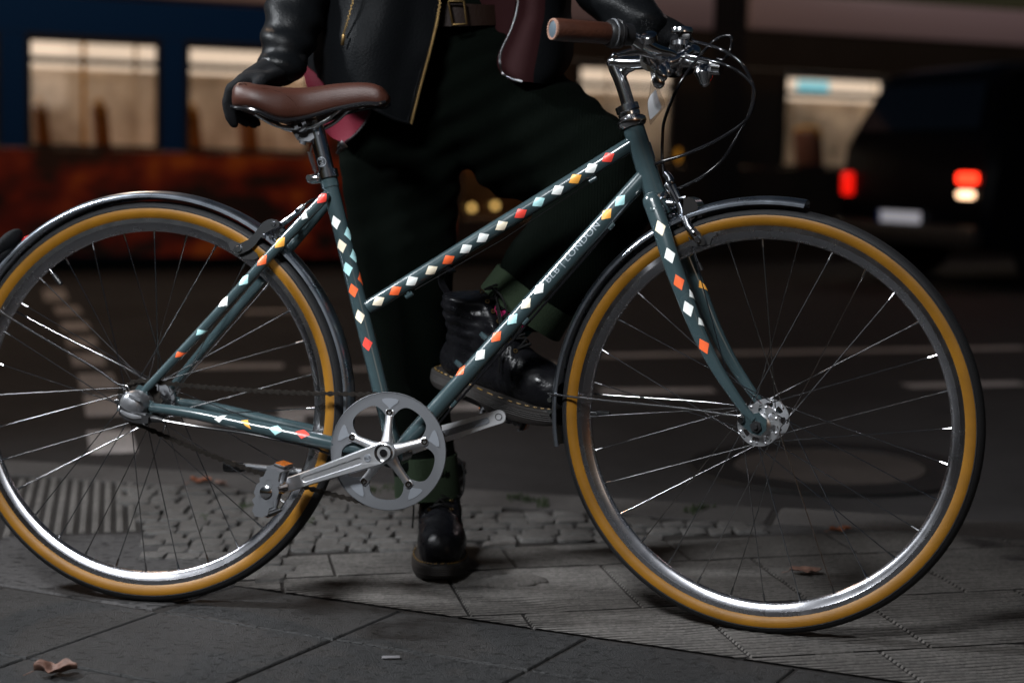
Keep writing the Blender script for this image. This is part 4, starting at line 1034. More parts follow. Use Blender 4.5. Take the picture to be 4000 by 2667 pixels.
for pts in (near, [mir(q) for q in near]):
    g0, g1 = pts[4], pts[5]; gd = (g1-g0).normalized(); gr = MB()
    gr.tube([g0, g0+gd*.003, g1-gd*.004, g1], [.0158, .0166, .0168, .0160], 28)
    go = gr.xf(S).build('grip', 'grip', bike, 35)
    bd = MB(); u = gd.orthogonal().normalized(); w2 = gd.cross(u)
    for i in range(22):
        a = 2*PI*i/22; p = g1+(u*math.cos(a)+w2*math.sin(a))*.0142+gd*.0005
        t_ = (-u*math.sin(a)+w2*math.cos(a)); bd.tube([p-t_*.0022-gd*.0016, p+t_*.0022+gd*.0016], .0019, 7, round_=True)
    bd.xf(S).build('braid', 'braid', go)
    pl = MB(); pl.tube([g1-gd*.002, g1+gd*.0016, g1+gd*.0024], [.0128, .0126, .0105], 28); pl.xf(S).build('end_plug', 'plug', go)
    sh = MB(); h0 = pts[3]; sd_ = (g0-h0).normalized()
    sh.tube([g0+gd*.001, g0-gd*.004, g0-gd*.022, g0-gd*.026, g0-gd*.040], [.018, .0215, .0215, .0175, .0165], 28)
    sh.ring(g0-gd*.008, gd, .0212, .0016, 40, 8, 1); sh.ring(g0-gd*.017, gd, .0212, .0012, 40, 8, 0)
    sh.xf(S).build('gear_shifter', ['black', 'satin'], bike, 40)
    s = -1 if pts is near else 1
    lv = MB(); k = (lambda x, y, yy: zs(x, y, yy)) if s < 0 else (lambda x, y, yy: mir(zs(x, y, yy)))
    lv.tube(spline([k(1190, 560, -.085), k(1060, 535, -.11), k(960, 530, -.135), k(860, 552, -.16), k(792, 572, -.175)], 6), [r[0] for r in spline([(.010,), (.0085,), (.0068,), (.0052,), (.0042,)], 6)], 14, side=V((0, 0, 1)), flat=.75)
    lv.ell(k(788, 578, -.176), (.0062, .0062, .0062))
    lv.tube(spline([k(990, 400, -.13), k(1070, 440, -.118), k(1200, 510, -.10), k(1330, 535, -.08), k(1400, 560, -.07)], 6), [r[0] for r in spline([(.011,), (.013,), (.0115,), (.008,), (.006,)], 6)], 16, side=V((0, 0, 1)), flat=.8)
    lv.lathe([(-.002, .013), (.008, .013), (.011, .010), (.012, 0)], k(1140, 410, -.125), (0, -s*-.5, .9), 24)
    lv.xf(S).build('brake_lever', 'chrome', bike, 40)
ct = MB()   # fittings on the far side of the bar
ct.tube(spline([zs(1340, 640, .05), zs(1430, 600, .06), zs(1520, 540, .075), zs(1560, 520, .085)], 5), [r[0] for r in spline([(.011,), (.010,), (.008,), (.006,)], 5)], 14, round_=True)
ct.box(zs(1620, 640, .07), (.050, .020, .022), Matrix.Rotation(rad(14), 3, 'Y'), 0, .004); ct.box(zs(1740, 670, .07), (.050, .018, .018), Matrix.Rotation(rad(14), 3, 'Y'), 0, .004)
ct.tube([zs(1790, 690, .06), zs(1870, 700, .06)], [.013, .011], 16); ct.tube([zs(1700, 740, .07), zs(1705, 830, .07)], [.018, .010], 14, round_=True)
ct.tube([zs(1250, 720, -.012), zs(1275, 780, -.014)], [.011, .009], 14, round_=True)
ct.tube([zs(1310, 660, .01), zs(1325, 740, .01)], [.006, .008], 12, round_=True)
ct.xf(S).build('lever_mount', 'chrome', bike, 40)
be = MB(); q = zs(1470, 375, .085); be.lathe([(.0165, 0), (.0162, .012), (.0145, .0175), (.010, .0190), (.006, .0190), (.006, .0175)], q, (0, 0, 1), 32, 0)
be.lathe([(-.006, .0190), (-.006, .0175), (-.014, .0185), (-.0160, .012), (-.016, .003)], q, (0, 0, 1), 32, 0); be.tube([q+V((0, 0, .014)), q-V((0, 0, .045))], .0055, 12, 1); be.box(q+V((.012, -.010, -.002)), (.014, .012, .010), None, 1, .002)
be.xf(S).build('bell', ['chrome', 'black'], bike, 35)
cb = [
 [(1400, 560, .06), (1530, 590, .05), (1700, 610, .02), (1900, 660, 0), (2060, 740, 0), (2180, 850, 0), (2215, 950, 0), (2200, 1080, 0), (2150, 1200, 0), (2030, 1310, 0), (1850, 1420, 0), (1690, 1500, 0), (1500, 1580, 0), (1300, 1640, -.004), (1190, 1680, -.01)],
 [(1560, 420, .08), (1700, 450, .05), (1880, 510, .02), (2050, 620, .01), (2150, 760, .01), (2200, 900, .012), (2190, 1060, .014), (2120, 1250, .014), (1990, 1480, .012), (1880, 1640, .012), (1700, 1790, .006), (1560, 1870, .004), (1420, 1930, .002)],
 [(1970, 370, .05), (1985, 420, .05), (1965, 520, .05), (1900, 610, .04), (1830, 600, .04)],
 [(1970, 365, .05), (1880, 375, .05), (1790, 430, .05), (1700, 520, .04), (1620, 620, .03), (1540, 720, .01), (1450, 860, 0), (1360, 1050, 0), (1290, 1250, 0), (1275, 1420, 0), (1272, 1600, 0), (1285, 1760, -.004)],
]
for i, pl in enumerate(cb):
    m = MB(); m.tube(spline([zs(*p) for p in pl], 8), .0027, 10)
    m.xf(S).build('brake_cable', 'gloss', bike)
m = MB()
m.tube([TTS+ttd*.085-ttn*.0165+V((0, -.004, 0)), P(1150, 548, -.005)-ttn*.003, P(1362, 414, -.004)], .0009, 6)
m.tube([P(1404, 522, -.004), BB+dtd*.30-dtn*.019, BB+dtd*.12-dtn*.019, BB+dtd*.05-dtn*.022], .0022, 8, 1)
m.tube(spline([zz(1240, 1005, -.085), P(*Z(950, 720, 300, 1300, 1.96), -.075), P(*Z(1300, 770, 300, 1300, 1.96), -.058), P(*Z(1600, 830, 300, 1300, 1.96), -.048), P(*Z(1810, 880, 300, 1300, 1.96), -.042), P(*Z(1950, 935, 300, 1300, 1.96), -.035), BB+V((-.03, -.02, -.03))], 6), .0024, 8, 1)
m.build('gear_cable', ['steel', 'gloss'], bike)

# ---- price tag in a clear sleeve hanging from the bar
clear = bpy.data.materials.new('clear_film'); clear.use_nodes = True; n = clear.node_tree.nodes; L_ = clear.node_tree.links
tp = n.new('ShaderNodeBsdfTransparent'); gl = n.new('ShaderNodeBsdfGlossy'); gl.inputs['Roughness'].default_value = .12; mx = n.new('ShaderNodeMixShader'); mx.inputs[0].default_value = .22
L_.new(tp.outputs[0], mx.inputs[1]); L_.new(gl.outputs[0], mx.inputs[2]); L_.new(mx.outputs[0], n['Material Output'].inputs[0])
M['clear'] = clear; M['paper'] = mat('grey_paper', (.28, .28, .29), .7)
tg = empty('hanging_tag'); zt = lambda x, y, yy=-.03: Wd(S(zs(x, y, yy)))
tag(tg, 'clear plastic sleeve holding a grey paper slip, hanging from the chrome handlebar stem', 'tag')
m = MB(); m.sheet([[zt(1190, 640), zt(1205, 640, -.032)], [zt(1165, 780), zt(1200, 790, -.04), zt(1235, 800)][:2], [zt(1140, 960), zt(1235, 880, -.045)], [zt(1122, 1080), zt(1300, 1060, -.05)], [zt(1130, 1180), zt(1290, 1110, -.045)], [zt(1150, 1275), zt(1160, 1270, -.03)]], .0006)
m.build('plastic_sleeve', 'clear', tg)
m = MB(); m.sheet([[zt(1200, 925, -.036), zt(1210, 915, -.040)], [zt(1140, 1000, -.034), zt(1232, 1000, -.040)], [zt(1128, 1090, -.034), zt(1262, 1105, -.042)], [zt(1148, 1225, -.033), zt(1180, 1200, -.036)]], .0005)
m.build('paper_slip', 'paper', tg)

# ================================================================== THE RIDER, standing behind the bicycle
def px(r, Y): return r*Y/3692.5          # a radius measured in the picture -> metres at depth Y
def limb(mb, pts, seg=16, k=1):
    """pts: (dx, dy, Y, radius in picture px)"""
    mb.tube([at(a, b, c) for a, b, c, r in pts], [px(r, c)*k for a, b, c, r in pts], seg, round_=True)
# continuous body under the clothes
b = MB()
limb(b, [(930, 120, 3.06, 95), (918, 330, 3.04, 90), (928, 600, 3.0, 66), (945, 850, 3.0, 52), (985, 1120, 3.02, 40), (1000, 1230, 3.02, 42)], 16, .8)
limb(b, [(1000, 1250, 3.03, 42), (1012, 1290, 2.92, 40)], 16, .8)
limb(b, [(1110, 130, 3.06, 95), (1240, 250, 2.99, 84), (1400, 390, 2.88, 66), (1340, 520, 2.85, 58), (1210, 700, 2.84, 42), (1110, 820, 2.86, 44), (1200, 900, 2.78, 40)], 16, .8)
limb(b, [(930, 110, 3.08, 110), (1110, 110, 3.08, 110)], 16, .8); limb(b, [(1020, 130, 3.07, 130), (1015, -150, 3.07, 140), (1010, -420, 3.07, 165), (1010, -600, 3.07, 110)], 16, .8)
limb(b, [(860, -560, 3.07, 75), (1160, -560, 3.07, 75)], 16, .8); limb(b, [(1010, -640, 3.07, 62), (1010, -760, 3.05, 60)], 16, .8)
limb(b, [(850, -560, 3.07, 66), (725, -260, 3.05, 52), (690, -20, 2.96, 40), (668, 90, 2.89, 30)], 16, .8)
limb(b, [(1170, -560, 3.07, 66), (1290, -280, 3.05, 52), (1380, -50, 2.96, 36), (1400, -20, 2.94, 26)], 16, .8)
hc = at(1010, -890, 3.05)
b.ell(hc, (.075, .092, .108)); b.ell(hc+V((0, -.045, -.055)), (.052, .055, .058))
b.tube([hc+V((0, -.085, .02)), hc+V((0, -.108, -.022))], [.009, .016], 10, round_=True)
for s in (-1, 1): b.ell(hc+V((s*.076, .0, -.008)), (.010, .020, .030)); b.ell(hc+V((s*.032, -.083, .012)), (.016, .010, .010))
b.tube([hc+V((-.024, -.092, -.062)), hc+V((0, -.098, -.062)), hc+V((.024, -.092, -.062))], .009, 10, round_=True)
person = blob(b, 'person', 'skin', None, .012, 6)
tag(person, 'person in black leather jacket and dark green corduroys with one boot on the pedal', 'person')
h = MB(); h.ell(hc+V((0, .02, .030)), (.086, .095, .098)); h.ell(hc+V((0, .06, -.03)), (.075, .05, .09))
for k, vv in enumerate(h.v): h.v[k] = vv+(vv-hc).normalized()*(.006*noise.noise(vv*40))
h.build('hair', 'hair', person)

# trousers
def folds(f, amp, sc=(1, 1, 1)):
    return lambda co: amp*noise.noise(V((co.x*f*sc[0], co.y*f*sc[1], co.z*f*sc[2])))
t = MB()
limb(t, [(905, 90, 3.06, 128), (915, 200, 3.05, 140), (919, 330, 3.04, 143), (924, 470, 3.02, 131), (926, 560, 3.0, 124), (930, 700, 3.0, 106), (936, 830, 3.0, 88), (958, 960, 3.0, 76), (975, 1050, 3.0, 74), (980, 1090, 3.0, 74)], 24)
limb(t, [(1090, 90, 3.06, 120), (1132, 225, 3.03, 160), (1225, 318, 2.985, 160), (1330, 365, 2.93, 132), (1408, 398, 2.89, 110), (1402, 440, 2.875, 112), (1352, 510, 2.86, 122), (1300, 590, 2.85, 116), (1235, 664, 2.85, 108)], 24)
limb(t, [(920, 80, 3.07, 120), (1100, 80, 3.07, 120)], 24); limb(t, [(930, 150, 3.07, 125), (1090, 150, 3.07, 120)], 24); limb(t, [(1010, 30, 3.07, 118), (1010, -20, 3.07, 112)], 24)
def tw(co):
    w_ = .006*noise.noise(V((co.x*5, co.y*5, co.z*14)))
    d = (co-at(1120, 230, 3.0)).length; s = math.exp(-(d/.22)**2)
    u = co.z*.9-co.x*.45
    return w_+s*.005*math.sin(u*150+3*noise.noise(co*6))
tro = blob(t, 'trousers', 'cord', person, .0085, 8, wrinkle=tw)
def cuff(a, b_, r0, r1, Y0, Y1, th=.006):
    m = MB(); A = at(*a, Y0); B = at(*b_, Y1); d = (B-A).normalized(); L = (B-A).length
    m.lathe([(0, r0), (L, r1), (L, r1-th), (L*.55, r1-th*2.2), (0, r0-th)], A, d, 48, 0, closed=True)
    for k, vv in enumerate(m.v): m.v[k] = vv+V((.004*noise.noise(vv*16), .004*noise.noise(vv*16+V((5, 0, 0))), .004*noise.noise(vv*12)))
    return m.build('cuff', 'cuffcord', person, 60)
cuff((978, 1040), (980, 1138), px(74, 3.0), px(76, 3.0), 3.0, 3.0)
cuff((1231, 668), (1193, 722), px(108, 2.85), px(110, 2.85), 2.85, 2.85)
sk = MB(); limb(sk, [(1200, 705, 2.85, 58), (1130, 780, 2.85, 52)]); sk.v = [v for v in sk.v]; sk.build('sock', 'teal', person)
m = MB(); A = at(1165, 690, 2.79); m.sheet([[at(1140, 700, 2.785), at(1180, 718, 2.78), at(1220, 735, 2.785)], [at(1130, 722, 2.785), at(1168, 735, 2.78), at(1200, 752, 2.785)]], .003); m.build('sock', 'pink', person)

# boots
def boot(name, toe, heel_, roll=0, lace_seed=0):
    """toe / heel: world points of the sole's ends"""
    X = (toe-heel_).normalized(); Zu = V((0, 0, 1)); Yv = Zu.cross(X).normalized(); Zv = X.cross(Yv).normalized()
    if roll: Rr_ = Matrix.Rotation(roll, 3, X); Yv = Rr_@Yv; Zv = Rr_@Zv
    Mx = Matrix((X, Yv, Zv)).transposed(); L = .292
    T = lambda p: heel_+Mx@V(p)
    o = MB()
    o.tube([(.045, 0, .060), (.10, 0, .058), (.16, .002, .060), (.215, .004, .060), (.248, .004, .055)], [.036, .036, .042, .046, .040], 20, round_=True)
    o.tube([(.235, 0, .055), (.195, 0, .066)], [.043, .043], 20, round_=True)
    o.tube([(.060, 0, .07), (.062, 0, .115), (.060, 0, .140), (.055, 0, .160), (.053, 0, .178)], [.038, .042, .047, .051, .052], 20)
    o.tube([(.080, 0, .150), (.115, 0, .110), (.165, 0, .080), (.20, 0, .070)], [.040, .040, .040, .040], 20, round_=True)
    for s in (-1, 1): o.tube([(.105, s*.020, .165), (.150, s*.022, .115), (.178, s*.020, .098)], [.012, .012, .010], 10, round_=True)
    def fn(p):
        p = V(p)
        if p.z < .022: p.z = .022+.15*(p.z-.022)
        return T(p)
    def wr(co):
        a = math.exp(-((co.x-.155)/.035)**2)*math.exp(-((co.z-.10)/.05)**2); b2 = math.exp(-((co.z-.14)/.05)**2)*(1 if co.x < .10 else .3)
        return a*.0028*math.sin(co.x*420+co.z*160)+b2*.0024*math.sin(co.z*330+2*noise.noise(co*30))+.0012*noise.noise(co*55)
    bo = blob(o, 'boot', 'bootleather', person, .0055, 7, fn, wr)
    ol = []
    for i in range(48):
        a = 2*PI*i/48; x = math.cos(a); y = math.sin(a); xx = .146+.150*math.copysign(abs(x)**.85, x); f = xx/.292
        w_ = .037+.017*math.sin(max(0, min(1, (f-.25)/.75))*PI*.85)-.003*math.exp(-((f-.4)/.12)**2); ol.append((xx, w_*math.copysign(abs(y)**.62, y)))
    s_ = MB(); hgt = lambda x, z: z
    rows = [(.0, .955), (.004, .985), (.010, 1.0), (.018, 1.0), (.0275, 1.0), (.030, .985), (.031, .9)]
    vs = []; n = len(ol)
    for z, k in rows:
        for x, y in ol:
            zz_ = z+(.010 if (.085 < x < .125 and z < .006) else 0)+(.010*max(0, (x-.22)/.08)**2 if z < .012 else .006*max(0, (x-.22)/.08)**2); vs.append(T((.146+(x-.146)*k, y*k, zz_)))
    fs = [tuple(range(n))[::-1], tuple((len(rows)-1)*n+i for i in range(n))]
    for r in range(len(rows)-1):
        for i in range(n): fs.append((r*n+i, r*n+(i+1) % n, (r+1)*n+(i+1) % n, (r+1)*n+i))
    s_.add(vs, fs)
    for z in (.012, .0155, .019, .0225):    # grooved side of the sole
        pts = [T((x*1.0, y*1.004, z+.006*max(0, (x-.22)/.08)**2)) for x, y in ol]; s_.tube(pts+[pts[0]], .0011, 5, cap=False)
    s_.build('sole', 'bootsole', bo, 50)
    st_ = MB(); per = [T((.146+(x-.146)*.955, y*.94, .0322+.006*max(0, (x-.22)/.08)**2)) for x, y in ol]
    dense = spline([tuple(p) for p in per], 3, closed=True)
    for i in range(0, len(dense)-1, 3): st_.tube([V(dense[i]), V(dense[i]).lerp(V(dense[i+1]), 1)+(V(dense[min(i+2, len(dense)-1)])-V(dense[i+1]))*.5], .0011, 5)
    st_.build('welt_stitching', 'stitch', bo)
    lc = MB(); ey = MB(); prev = None
    for k in range(7):
        f = k/6; x = .178-.085*f; z = .112+.085*f; yh = .017
        a = (x, -yh, z+.004); b2 = (x, yh, z+.004); mid = (x+.012, 0, z+.013)
        lc.tube([T(p) for p in spline([a, mid, b2], 4)], .0021, 7)
        for s in (-1, 1): ey.ring(T((x-.002, s*(yh+.004), z)), Mx@V((.5, s*.6, .6)), .0032, .0012, 14, 6)
        if prev: lc.tube([T(p) for p in spline([prev[0], ((x+prev[0][0])/2+.010, 0, z+.006), b2], 3)], .0018, 6); lc.tube([T(p) for p in spline([prev[1], ((x+prev[0][0])/2+.010, 0, z+.006), a], 3)], .0018, 6)
        prev = (a, b2)
    lc.tube([T(p) for p in spline([(.105, -.01, .205), (.145, -.035, .200), (.165, -.040, .165), (.150, -.030, .14), (.118, -.012, .18)], 5)], .0018, 7)
    lc.tube([T(p) for p in spline([(.105, .01, .205), (.14, .04, .195), (.16, .045, .155), (.145, .034, .13), (.115, .012, .18)], 5)], .0018, 7)
    lc.tube([T(p) for p in spline([(.11, -.01, .2), (.16, -.045, .15), (.165, -.05, .10), (.168, -.052, .075)], 5)], .0018, 7)
    lc.build('laces', 'cloth', bo); ey.build('eyelets', 'gold', bo)
    lp = MB(); lp.sheet([[T((.006, -.009, .168)), T((.006, .009, .168))], [T((-.012, -.009, .188)), T((-.012, .009, .188))], [T((-.008, -.009, .210)), T((-.008, .009, .210))], [T((.008, -.009, .210)), T((.008, .009, .210))], [T((.010, -.009, .210)), T((.010, .009, .210))]], .002); lp.build('pull_loop', 'bootleather', bo)
    return bo
tp_ = ground(1012, 1342); boot('boot', V((tp_.x, tp_.y+.0, .001)), V((tp_.x-.015, tp_.y+.29, .001)))
h0 = at(999, 878, 2.885); t0 = at(1288, 978, 2.735); boot('boot', t0, h0, rad(4))

# jacket: sleeves, two front panels, lining, zips
def sleeve(pts, amp):
    m = MB(); limb(m, pts, 28)
    def wr(co):
        f = noise.noise(V((co.x*7, co.y*7, co.z*24)))
        return amp*math.sin((co.z*1.0+co.x*.25)*125+2.4*noise.noise(co*9))*(.4+.9*max(0, noise.noise(co*5)+.35))+.002*f
    return m, wr
m, wr = sleeve([(850, -560, 3.08, 88), (760, -320, 3.06, 74), (712, -160, 3.02, 74), (690, -30, 2.96, 72), (672, 60, 2.91, 67), (655, 115, 2.87, 58), (648, 150, 2.85, 52)], .0052); blob(m, 'sleeve', 'blackleather', person, .006, 5, wrinkle=wr)
m, wr = sleeve([(1170, -560, 3.08, 88), (1270, -320, 3.06, 74), (1335, -140, 3.02, 74), (1395, -30, 2.95, 76), (1440, 20, 2.91, 66), (1478, 55, 2.87, 54)], .003); blob(m, 'sleeve', 'blackleather', person, .006, 5, wrinkle=wr)
m = MB()
m.tube([at(1010, 40, 3.085), at(1010, -150, 3.075), at(1010, -420, 3.075), at(1010, -560, 3.075)], [px(128, 3.1), px(140, 3.1), px(160, 3.1), px(110, 3.1)], 32); m.tube([at(850, -560, 3.08), at(1170, -560, 3.08)], [px(85, 3.08)]*2, 20, round_=True)
blob(m, 'shirt', 'cloth', person, .010, 6)
def bend(rows): return [[at(*p) for p in r] for r in rows]
pan = MB()
GL = pan.sheet(bend([
 [(735, -520, 3.05), (800, -520, 2.95), (880, -520, 2.93), (940, -520, 2.95), (985, -520, 2.97)],
 [(742, -250, 3.04), (800, -250, 2.93), (890, -250, 2.89), (970, -250, 2.91), (1035, -250, 2.94)],
 [(722, 0, 3.02), (790, 0, 2.905), (880, 0, 2.87), (955, 0, 2.90), (1010, 0, 2.92)],
 [(712, 90, 3.01), (775, 105, 2.885), (860, 105, 2.852), (935, 102, 2.885), (990, 95, 2.905)],
 [(706, 135, 3.0), (772, 172, 2.88), (850, 190, 2.848), (915, 195, 2.87), (966, 190, 2.895)],
 [(703, 150, 3.0), (775, 212, 2.875), (850, 248, 2.845), (903, 276, 2.862), (943, 287, 2.885)]]), .004, 0, 7, 7)
for k, vv in enumerate(pan.v):
    pan.v[k] = vv+V((0, .006*noise.noise(V((vv.x*16, vv.z*3, 1)))+.002*noise.noise(vv*30), 0))
pan.build('jacket_panel', 'panelleather', person, 70)
hm = MB(); hm.tube(spline([tuple(at(*p)) for p in ((775, 209, 2.872), (850, 245, 2.841), (903, 272, 2.858), (941, 284, 2.880))], 8), .0032, 8); hm.tube(spline([tuple(at(*p)) for p in ((1003, 0, 2.914), (982, 95, 2.9), (958, 190, 2.89), (935, 282, 2.879))], 8), .0025, 8); hm.build('jacket_hem', 'blackleather', person)
def zipper(pts, name, mt, n=70, w_=.0026):
    z = MB(); sp_ = spline([tuple(at(*p)) for p in pts], max(2, n//(len(pts)-1)))
    z.tube([V(p) for p in sp_], .0012, 6)
    for i in range(len(sp_)-1):
        a = V(sp_[i]); b2 = V(sp_[i+1]); d = (b2-a).normalized(); sd_ = d.cross(V((0, 1, 0))).normalized(); c = a.lerp(b2, .5)
        z.box(c+V((0, -.001, 0))+sd_*(.0008*(1 if i % 2 else -1)), (w_*1.7, .0022, (b2-a).length*.52), Matrix((sd_, V((0, 1, 0)), d)).transposed())
    return z.build(name, mt, person, 30)
zipper([(1034, -250, 2.932), (1011, 0, 2.912), (993, 95, 2.898), (968, 190, 2.888), (944, 285, 2.878)], 'front_zip', 'gold', 120)
zipper([(820, -30, 2.874), (798, 50, 2.866), (788, 82, 2.864)], 'pocket_zip', 'gold', 30, .0018)
pr_ = MB()
def cm(f): return 1 if f < .42 else 0
pr_.sheet(bend([
 [(1080, -520, 2.97), (1130, -520, 2.95), (1220, -520, 2.97), (1290, -520, 3.06)],
 [(1180, -250, 2.95), (1230, -250, 2.91), (1290, -250, 2.95), (1330, -250, 3.05)],
 [(1190, 0, 2.93), (1232, 0, 2.895), (1285, 0, 2.93), (1308, 0, 3.03)],
 [(1176, 65, 2.92), (1220, 70, 2.885), (1285, 70, 2.92), (1312, 60, 3.02)],
 [(1147, 130, 2.91), (1205, 135, 2.875), (1280, 135, 2.91), (1312, 125, 3.01)],
 [(1150, 160, 2.905), (1200, 168, 2.87), (1272, 168, 2.905), (1300, 155, 3.0)],
 [(1168, 182, 2.905), (1205, 188, 2.87), (1258, 192, 2.905), (1280, 180, 3.0)]]), .004, 0, 6, 6, None, cm)
pr_.build('jacket_panel', ['panelleather', 'wine'], person, 70)
zipper([(1190, -100, 2.925), (1190, 0, 2.922), (1177, 60, 2.914), (1152, 115, 2.904), (1148, 145, 2.898), (1160, 172, 2.895), (1200, 188, 2.862)], 'front_zip', 'nickel', 120, .002)
m = MB(); m.sheet(bend([[(1090, -60, 3.0), (1130, -60, 2.97), (1185, -60, 2.955)], [(1100, 10, 2.99), (1140, 10, 2.965), (1185, 10, 2.95)], [(1120, 60, 2.985), (1145, 70, 2.96), (1176, 75, 2.945)], [(1140, 100, 2.975), (1146, 110, 2.955), (1155, 118, 2.94)]]), .003); m.build('jacket_lining', 'wine', person)
m = MB()
m.sheet(bend([[(700, 148, 2.99), (722, 165, 2.955), (765, 196, 2.915)], [(704, 180, 2.985), (728, 200, 2.95), (790, 222, 2.91)], [(715, 215, 2.98), (752, 235, 2.945), (850, 252, 2.905)], [(730, 255, 2.98), (765, 280, 2.945), (828, 296, 2.91)], [(752, 300, 2.975), (770, 318, 2.945), (795, 330, 2.92)]]), .004); m.build('jacket_lining', 'crimson', person, 70)
zipper([(851, 254, 2.90), (838, 282, 2.902), (812, 312, 2.905), (792, 326, 2.908)], 'side_zip', 'nickel', 32, .0022)
m = MB(); m.box(at(788, 334, 2.90), (.016, .004, .010), Matrix.Rotation(rad(50), 3, 'Y'), 0, .001); m.ring(at(783, 341, 2.90), (0, 1, 0), .006, .0014, 20, 6); m.box(at(780, 346, 2.90), (.006, .003, .016), Matrix.Rotation(rad(40), 3, 'Y'), 0, .001); m.build('zip_puller', 'nickel', person)
m = MB(); m.box(at(788, 92, 2.858), (.006, .003, .020), Matrix.Rotation(rad(10), 3, 'Y'), 0, .001); m.build('zip_puller', 'gold', person)
bt = MB(); bt.sheet(bend([[(900, 15, 2.99), (960, 12, 2.955), (1040, 10, 2.94), (1110, 12, 2.955), (1170, 15, 2.99)], [(900, 60, 2.985), (960, 62, 2.95), (1040, 62, 2.935), (1110, 60, 2.95), (1170, 58, 2.985)]]), .004); bo_ = bt.build('belt', 'belt', person)
bk_ = MB()
for a, b2 in (((1030, 4, 2.925), (1040, 58, 2.92)), ((1066, 4, 2.925), (1072, 56, 2.92)), ((1030, 4, 2.925), (1066, 4, 2.925)), ((1040, 58, 2.92), (1072, 56, 2.92))): bk_.tube([at(*a), at(*b2)], .0022, 8, round_=True)
bk_.build('buckle', 'gold', bo_)
ws = MB()      # white draw-cord hanging behind the seat post
ws.tube(spline([tuple(at(*p)) for p in ((722, 318, 2.84), (714, 345, 2.84), (712, 365, 2.84), (722, 385, 2.84), (724, 398, 2.84))], 12), .0016, 6)
M['whitecord'] = mat('white_cord', (.6, .6, .62), .7)
for i in range(10): ws.ring(at(712+i*1.3, 352+i*4.4, 2.838), (.3, .1, 1), .0042, .0011, 14, 6)
ws.build('drawcord', 'whitecord', person)

# gloved hands
def hand(palm, fingers, thumb, name='glove'):
    m = MB()
    limb(m, palm, 18)
    for f in fingers: limb(m, f, 12)
    limb(m, thumb, 12)
    return blob(m, name, 'glove', person, .0042, 4, wrinkle=folds(40, .0009))
hand([(660, 140, 2.86, 48), (640, 160, 2.845, 42), (608, 172, 2.82, 34), (578, 182, 2.80, 27)],
 [[(600, 182, 2.755, 19), (560, 186, 2.748, 17), (532, 204, 2.745, 16), (524, 235, 2.75, 15.5), (530, 268, 2.755, 14.5), (538, 285, 2.76, 12)],
  [(600, 178, 2.78, 19), (558, 184, 2.776, 17), (533, 205, 2.775, 16), (530, 240, 2.785, 15), (548, 268, 2.80, 14), (566, 282, 2.81, 12)],
  [(600, 176, 2.81, 18), (562, 186, 2.806, 16), (540, 208, 2.805, 15), (540, 240, 2.812, 14), (560, 268, 2.825, 13), (582, 286, 2.835, 11)],
  [(605, 176, 2.84, 16), (572, 188, 2.836, 14), (552, 210, 2.835, 13), (556, 240, 2.84, 12), (575, 265, 2.85, 11.5), (592, 284, 2.855, 10)]],
 [(640, 172, 2.82, 20), (615, 182, 2.77, 18), (598, 190, 2.735, 15), (586, 200, 2.725, 12)])
far_g = [mir(q) for q in near]; G0 = Wd(S(far_g[4])); G1 = Wd(S(far_g[5])); gdir = (G1-G0).normalized()
wr_ = at(1482, 58, 2.87); m = MB()
pc = G0.lerp(G1, .42); toward = (wr_-pc); toward = (toward-gdir*toward.dot(gdir)).normalized(); upv = gdir.cross(toward).normalized()
if upv.z < 0: upv = -upv
m.tube([wr_, wr_.lerp(pc, .5)+upv*.018, pc+upv*.027+toward*.020], [.030, .030, .027], 18, round_=True)
for i, f in enumerate((-.036, -.013, .010, .031)):
    c = pc+gdir*f; r = .0275; rr = (.0098, .0102, .0098, .0086)[i]
    arc = [c+(toward*math.cos(rad(a))+upv*math.sin(rad(a)))*r for a in (35, 70, 105, 140, 180, 215, 245-6*i)]
    m.tube(spline(arc, 3), rr, 12, round_=True)
c = pc+gdir*(-.055); arc = [pc+toward*.030+upv*.012-gdir*.02]+[c+(toward*math.cos(rad(a))+upv*math.sin(rad(a)))*.027 for a in (0, -40, -85)]
m.tube(spline(arc, 4), .0112, 12, round_=True)
blob(m, 'glove', 'glove', person, .0042, 4, wrinkle=folds(40, .0009))

